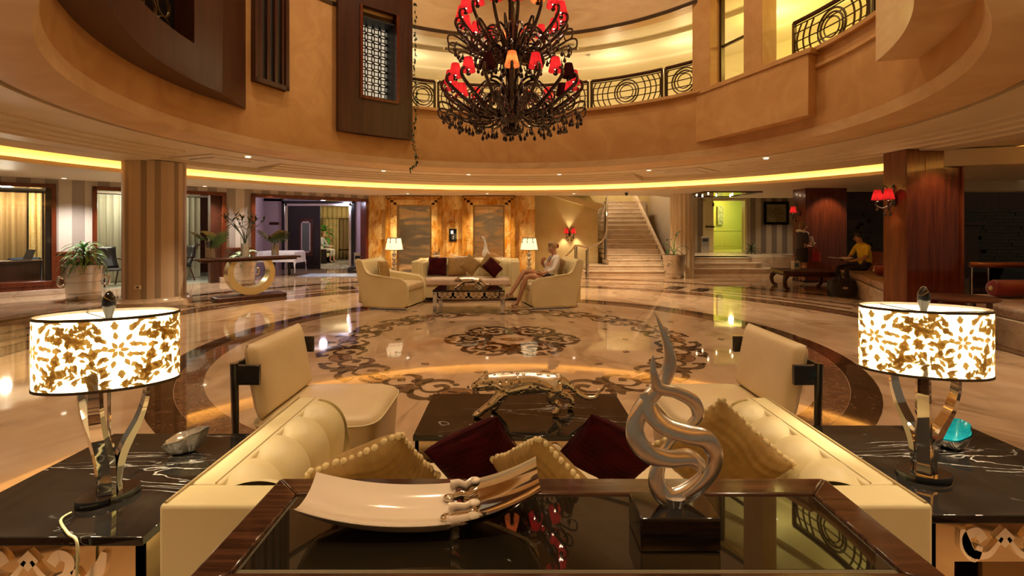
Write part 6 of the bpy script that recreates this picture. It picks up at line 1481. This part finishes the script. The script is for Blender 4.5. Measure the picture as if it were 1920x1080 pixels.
for a in (20,110,200,290): MB().box(.33*math.cos(R_(a))-.022,.33*math.cos(R_(a))+.022,.33*math.sin(R_(a))-.022,.33*math.sin(R_(a))+.022,0,.58).build('leg', K['wood_dark'], rt)
MB().lathe([(.30,.25),(.35,.25),(.35,.27),(.30,.27)], 32, close=True).build('stretcher_ring', K['wood_dark'], rt)
# ================================================================ PEOPLE
def person(label, loc, rz, J, cloth, hair, skin, group=None, scale=1.0, hairlen=0, headdir=(1,0,0)):
    """J: joint positions (local, facing +x). cloth(seg, t) -> material key"""
    V = []; E = []; Rr = []; SEG = []
    def ad(n, p, r, c=None, seg=None):
        V.append(p); Rr.append(r)
        if c is not None: E.append((c, len(V)-1)); SEG.append((c, len(V)-1, seg))
        return len(V)-1
    pv = ad('pelvis', J['pelvis'], (.125,.15)); sp_ = ad('spine', J['spine'], (.115,.135), pv, 'torso'); cs_ = ad('chest', J['chest'], (.11,.16), sp_, 'torso')
    nk = ad('neck', J['neck'], .052, cs_, 'collar'); hb = ad('headbase', J['headbase'], (.066,.062), nk, 'neck'); hd = ad('head', J['head'], (.088,.078), hb, 'head'); ht = ad('top', J['top'], (.062,.058), hd, 'head')
    hands = []
    for s in ('l','r'):
        sh = ad('sh', J['sh_'+s], .062, cs_, 'shoulder'); el = ad('el', J['el_'+s], .044, sh, 'uparm'); wr = ad('wr', J['wr_'+s], .030, el, 'forearm'); hn = ad('hn', J['hn_'+s], (.036,.020), wr, 'hand')
        d = (Vector(J['hn_'+s])-Vector(J['wr_'+s])).normalized(); sd = d.orthogonal().normalized()
        for k in range(4):
            b = Vector(J['hn_'+s])+d*.02+sd*(-.027+.018*k); l = (.052,.064,.060,.045)[k]
            f1 = ad('f', tuple(b+d*l*.5), .0095, hn, 'hand'); ad('f', tuple(b+d*l+Vector((0,0,-.012))), .008, f1, 'hand')
        tb_ = Vector(J['wr_'+s])+d*.02+sd*.035; t1 = ad('f', tuple(tb_+d*.02), .011, hn, 'hand'); ad('f', tuple(tb_+d*.05+sd*.012), .009, t1, 'hand')
        hp = ad('hp', J['hp_'+s], .088, pv, 'hip'); kn = ad('kn', J['kn_'+s], .058, hp, 'thigh'); cf = ad('cf', tuple(Vector(J['kn_'+s]).lerp(Vector(J['an_'+s]), .35)), .052, kn, 'calf'); an = ad('an', J['an_'+s], .036, cf, 'calf')
        ad('toe', J['to_'+s], (.036,.024), an, 'foot')
    me = skin_mesh('body', V, E, Rr, 0, 2)
    keys = []; 
    for p in me.polygons:
        c = p.center; best = None
        for a, b, sg in SEG:
            A, B = Vector(V[a]), Vector(V[b]); d = B-A; t = max(0,min(1,(c-A).dot(d)/max(d.length_squared,1e-9))); ds = (c-(A+d*t)).length
            if best is None or ds < best[0]: best = (ds, sg, t)
        k = cloth(best[1], best[2], c)
        if k not in keys: keys.append(k); me.materials.append(K[k])
        p.material_index = keys.index(k)
    t = thing('person', label, 'person', loc, rz, group); t.scale = (scale,)*3
    place('body', me, t)
    hc = Vector(J['head']); up = (Vector(J['top'])-Vector(J['headbase'])).normalized(); fw_ = Vector(headdir); fw_ = (fw_-up*fw_.dot(up)).normalized(); sd = up.cross(fw_)
    M = Matrix((fw_, sd, up)).transposed().to_4x4(); M.translation = hc
    def hf(u, v):
        a = 2*PI*u; th = v*PI*.62; r = (.112,.098,.118); x, y, z = math.sin(th)*math.cos(a), math.sin(th)*math.sin(a), math.cos(th)
        if x > .25 and z < .62: x *= .62; y *= .86      # hairline lifts off the face
        drop = hairlen*max(0,-x+.3)*(v**3) if hairlen else 0
        return (x*r[0]-.014, y*r[1], z*r[2]+.028-drop)
    MB().grid(hf, 22, 10, cu=True).xf(M).build('hair', hair, t, smooth=80)
    for s in (-1,1):
        MB().sphere((.078,s*.030,.004), (.010,.013,.008), 8, 6).xf(M).build('eye', K['black'], t, smooth=80); MB().sphere((0,s*.080,-.005), (.018,.012,.030), 8, 6).xf(M).build('ear', K[skin], t, smooth=80)
    MB().sphere((.092,0,-.022), (.018,.014,.022), 8, 6).xf(M).build('nose', K[skin], t, smooth=80); MB().sphere((.078,0,-.062), (.010,.024,.007), 8, 6).xf(M).build('mouth', mat('lips', (.38,.10,.08), .5), t, smooth=80)
    return t, M
K['white_shirt'] = mat('white_shirt', (.82,.74,.66), .8, bump=(40,.3,.006)); K['navy'] = mat('navy_cloth', (.02,.018,.03), .8); K['yellow_shirt'] = mat('yellow_polo', (.80,.58,.03), .7, bump=(30,.2,.006)); K['dark_top'] = mat('dark_jacket', (.035,.026,.032), .7); K['grey_top'] = mat('grey_top', (.42,.42,.44), .8); K['shoe'] = mat('shoe_black', (.012,.010,.010), .3)
hair_blond = mat('grey_blond_hair', (.34,.21,.09), .6, noise=(60,(.50,.34,.17),(1,1,.2))); hair_dark = mat('black_hair', (.012,.009,.007), .5); hair_red = mat('light_brown_hair', (.20,.10,.035), .6, noise=(60,(.30,.16,.06)))
# seated woman, dozing in the armchair
Jw = dict(pelvis=(-.10,0,.575), spine=(-.19,0,.72), chest=(-.25,0,.88), neck=(-.255,0,1.00), headbase=(-.225,0,1.055), head=(-.195,0,1.125), top=(-.185,0,1.205),
  sh_l=(-.25,.17,.93), el_l=(-.14,.25,.72), wr_l=(.04,.20,.66), hn_l=(.10,.17,.655), sh_r=(-.25,-.17,.93), el_r=(-.10,-.22,.75), wr_r=(.0,-.05,.86), hn_r=(-.02,.02,.91),
  hp_l=(-.05,.10,.565), kn_l=(.36,.12,.60), an_l=(.55,.16,.10), to_l=(.68,.19,.045), hp_r=(-.05,-.10,.575), kn_r=(.38,.0,.68), an_r=(.66,.14,.30), to_r=(.78,.18,.24))
def cw_(s, t, c):
    if s in ('torso','collar','shoulder','uparm'): return 'white_shirt'
    if s == 'forearm': return 'white_shirt' if t < .55 else 'skin'
    if s in ('hip',): return 'navy'
    if s == 'thigh': return 'navy' if t < .35 else 'skin2'
    return 'skin' if s in ('hand','neck','head') else 'skin2'
pw, Mw = person('woman in a white shirt dozing in the cream armchair with crossed legs', (.60,9.50,.0), R_(194), Jw, cw_, hair_blond, 'skin', headdir=(.8,.25,-.5))
MB().sphere((-.105,.02,.02), (.045,.06,.05), 12, 8).xf(Mw).build('hair_bun', mat('red_scrunchie', (.30,.03,.03), .6), pw, smooth=80)
for an, to in (((.55,.16,.10),(.68,.19,.045)),((.66,.14,.30),(.78,.18,.24))):
    a, b = Vector(an), Vector(to); d = b-a
    MB().tube([tuple(a+Vector((-.03,0,-.055))), tuple(a+d*.5+Vector((0,0,-.045))), tuple(b+Vector((.06,.01,-.03)))], [.030,.034,.036], 8, flat=.35).build('sandal_sole', K['leather2'], pw, smooth=60)
    MB().tube([tuple(a+d*.55+Vector((0,.036,-.035))), tuple(a+d*.5+Vector((0,0,.03))), tuple(a+d*.55+Vector((0,-.036,-.035)))], .009, 6).build('sandal_strap', K['white'], pw, smooth=60)
for s in (-1,1): MB().tube(smoothpts([(-.20,s*.06,.985),(-.135,s*.05,.90),(-.10,s*.03,.76)], 4), .010, 6).build('shirt_trim', K['navy'], pw)
cream_cushion('gold pompom cushion behind the dozing woman in the armchair', (.985,9.60,.74), (R_(-10),R_(6),R_(-78)), .34).scale = (1,.5,1)
# standing woman
Js = dict(pelvis=(0,0,.94), spine=(.0,0,1.10), chest=(.01,0,1.30), neck=(.015,0,1.44), headbase=(.03,0,1.50), head=(.045,0,1.585), top=(.04,0,1.67),
  sh_l=(.01,.17,1.37), el_l=(.03,.21,1.12), wr_l=(.20,.14,1.02), hn_l=(.26,.10,1.03), sh_r=(.01,-.17,1.37), el_r=(.02,-.21,1.12), wr_r=(.19,-.15,1.08), hn_r=(.25,-.12,1.11),
  hp_l=(0,.09,.90), kn_l=(.03,.09,.50), an_l=(.0,.09,.10), to_l=(.13,.10,.04), hp_r=(0,-.09,.90), kn_r=(.02,-.09,.50), an_r=(-.02,-.09,.10), to_r=(.11,-.10,.04))
def cs2(s, t, c):
    if s in ('torso','shoulder','collar'): return 'dark_top'
    if s == 'uparm': return 'dark_top'
    if s in ('hip',): return 'navy'
    if s == 'thigh': return 'navy' if t < .7 else 'skin2'
    if s == 'foot': return 'shoe'
    return 'skin'
ps, Ms = person('standing woman in dark jacket and short black skirt holding a red bag', (8.0,13.35,0), R_(0), Js, cs2, hair_red, 'skin', hairlen=.10)
MB().lathe([(.155,.98),(.175,.86),(.17,.62),(.165,.60)], 24, sx=.85).build('skirt', K['navy'], ps, smooth=60)
MB().tube(smoothpts([(.05,.13,1.40),(.12,.05,1.38),(.13,-.05,1.36),(.06,-.14,1.40),(-.06,-.10,1.46),(-.07,.10,1.46),(.05,.13,1.40)], 4), .035, 8).build('scarf', K['white_shirt'], ps, smooth=60)
MB().grid(lambda u,v: (.16+.10*v*.6+.03*math.sin(u*9), -.19+.10*u, 1.30-.24*v), 6, 8).build('folded_cardigan', K['white_shirt'], ps, smooth=60).modifiers.new('t','SOLIDIFY').thickness = .02
hb_ = thing('handbag', 'red handbag hanging from the standing woman\'s hand', 'bag', (8.31,13.22,.62)); MB().grid(lambda u,v: (.13*(1-.15*v)*math.cos(2*PI*u), .05*math.sin(2*PI*u), .28*v), 20, 5, cu=True).build('body', mat('red_leather', (.40,.02,.015), .4), hb_, smooth=60)
MB().tube(smoothpts([(-.07,0,.26),(-.04,0,.38),(.04,0,.38),(.07,0,.26)], 4), .010, 6).build('strap', bpy.data.materials['red_leather'], hb_)
# seated man in yellow, reading
Jm = dict(pelvis=(-.05,0,.60), spine=(-.07,0,.78), chest=(-.01,0,1.00), neck=(.05,0,1.13), headbase=(.08,0,1.19), head=(.11,0,1.27), top=(.11,0,1.355),
  sh_l=(.0,.19,1.07), el_l=(.12,.25,.80), wr_l=(.36,.16,.74), hn_l=(.43,.12,.745), sh_r=(.0,-.19,1.07), el_r=(.12,-.25,.80), wr_r=(.36,-.14,.74), hn_r=(.43,-.10,.745),
  hp_l=(.0,.11,.585), kn_l=(.48,.16,.58), an_l=(.46,.16,.12), to_l=(.60,.17,.05), hp_r=(.0,-.11,.585), kn_r=(.48,-.14,.58), an_r=(.42,-.14,.12), to_r=(.56,-.15,.05))
def cm_(s, t, c):
    if s in ('torso','shoulder','collar'): return 'yellow_shirt'
    if s == 'uparm': return 'yellow_shirt' if t < .75 else 'skin2'
    if s in ('hip','thigh','calf'): return 'navy'
    if s == 'foot': return 'shoe'
    return 'skin2'
pm, Mm = person('dark haired person in a yellow polo shirt sitting and reading', (8.30,11.45,0), R_(180), Jm, cm_, hair_dark, 'skin2', headdir=(1,0,-.35), scale=1.03)
MB().lathe([(.075,1.10),(.10,1.09),(.085,1.135),(.07,1.14)], 18, (.045,0,0), close=True).build('collar', K['yellow_shirt'], pm, smooth=60)
nw = tag(MB().grid(lambda u,v: (-.20+.40*u, -.17+.34*v, .0+.03*abs(2*u-1)), 6, 2).build('newspaper', K['white'], loc=(7.78,11.45,.80), rot=R_(6)), 'open white newspaper on the lap of the person in yellow', 'newspaper'); nw.modifiers.new('t','SOLIDIFY').thickness = .008
# guest in the lounge beyond the doors
def cg_(s, t, c):
    if s in ('torso','shoulder','collar','uparm','forearm'): return 'grey_top'
    if s in ('hip','thigh'): return 'white_shirt'
    if s == 'calf': return 'white_shirt' if c.z > .32 else 'skin'
    return 'skin'
pg, Mg = person('guest in grey top and white trousers seated in the lounge beyond the doors', (-8.42,21.4,.006), 0, Jm, cg_, hair_red, 'skin', headdir=(1,0,-.2), hairlen=.05)
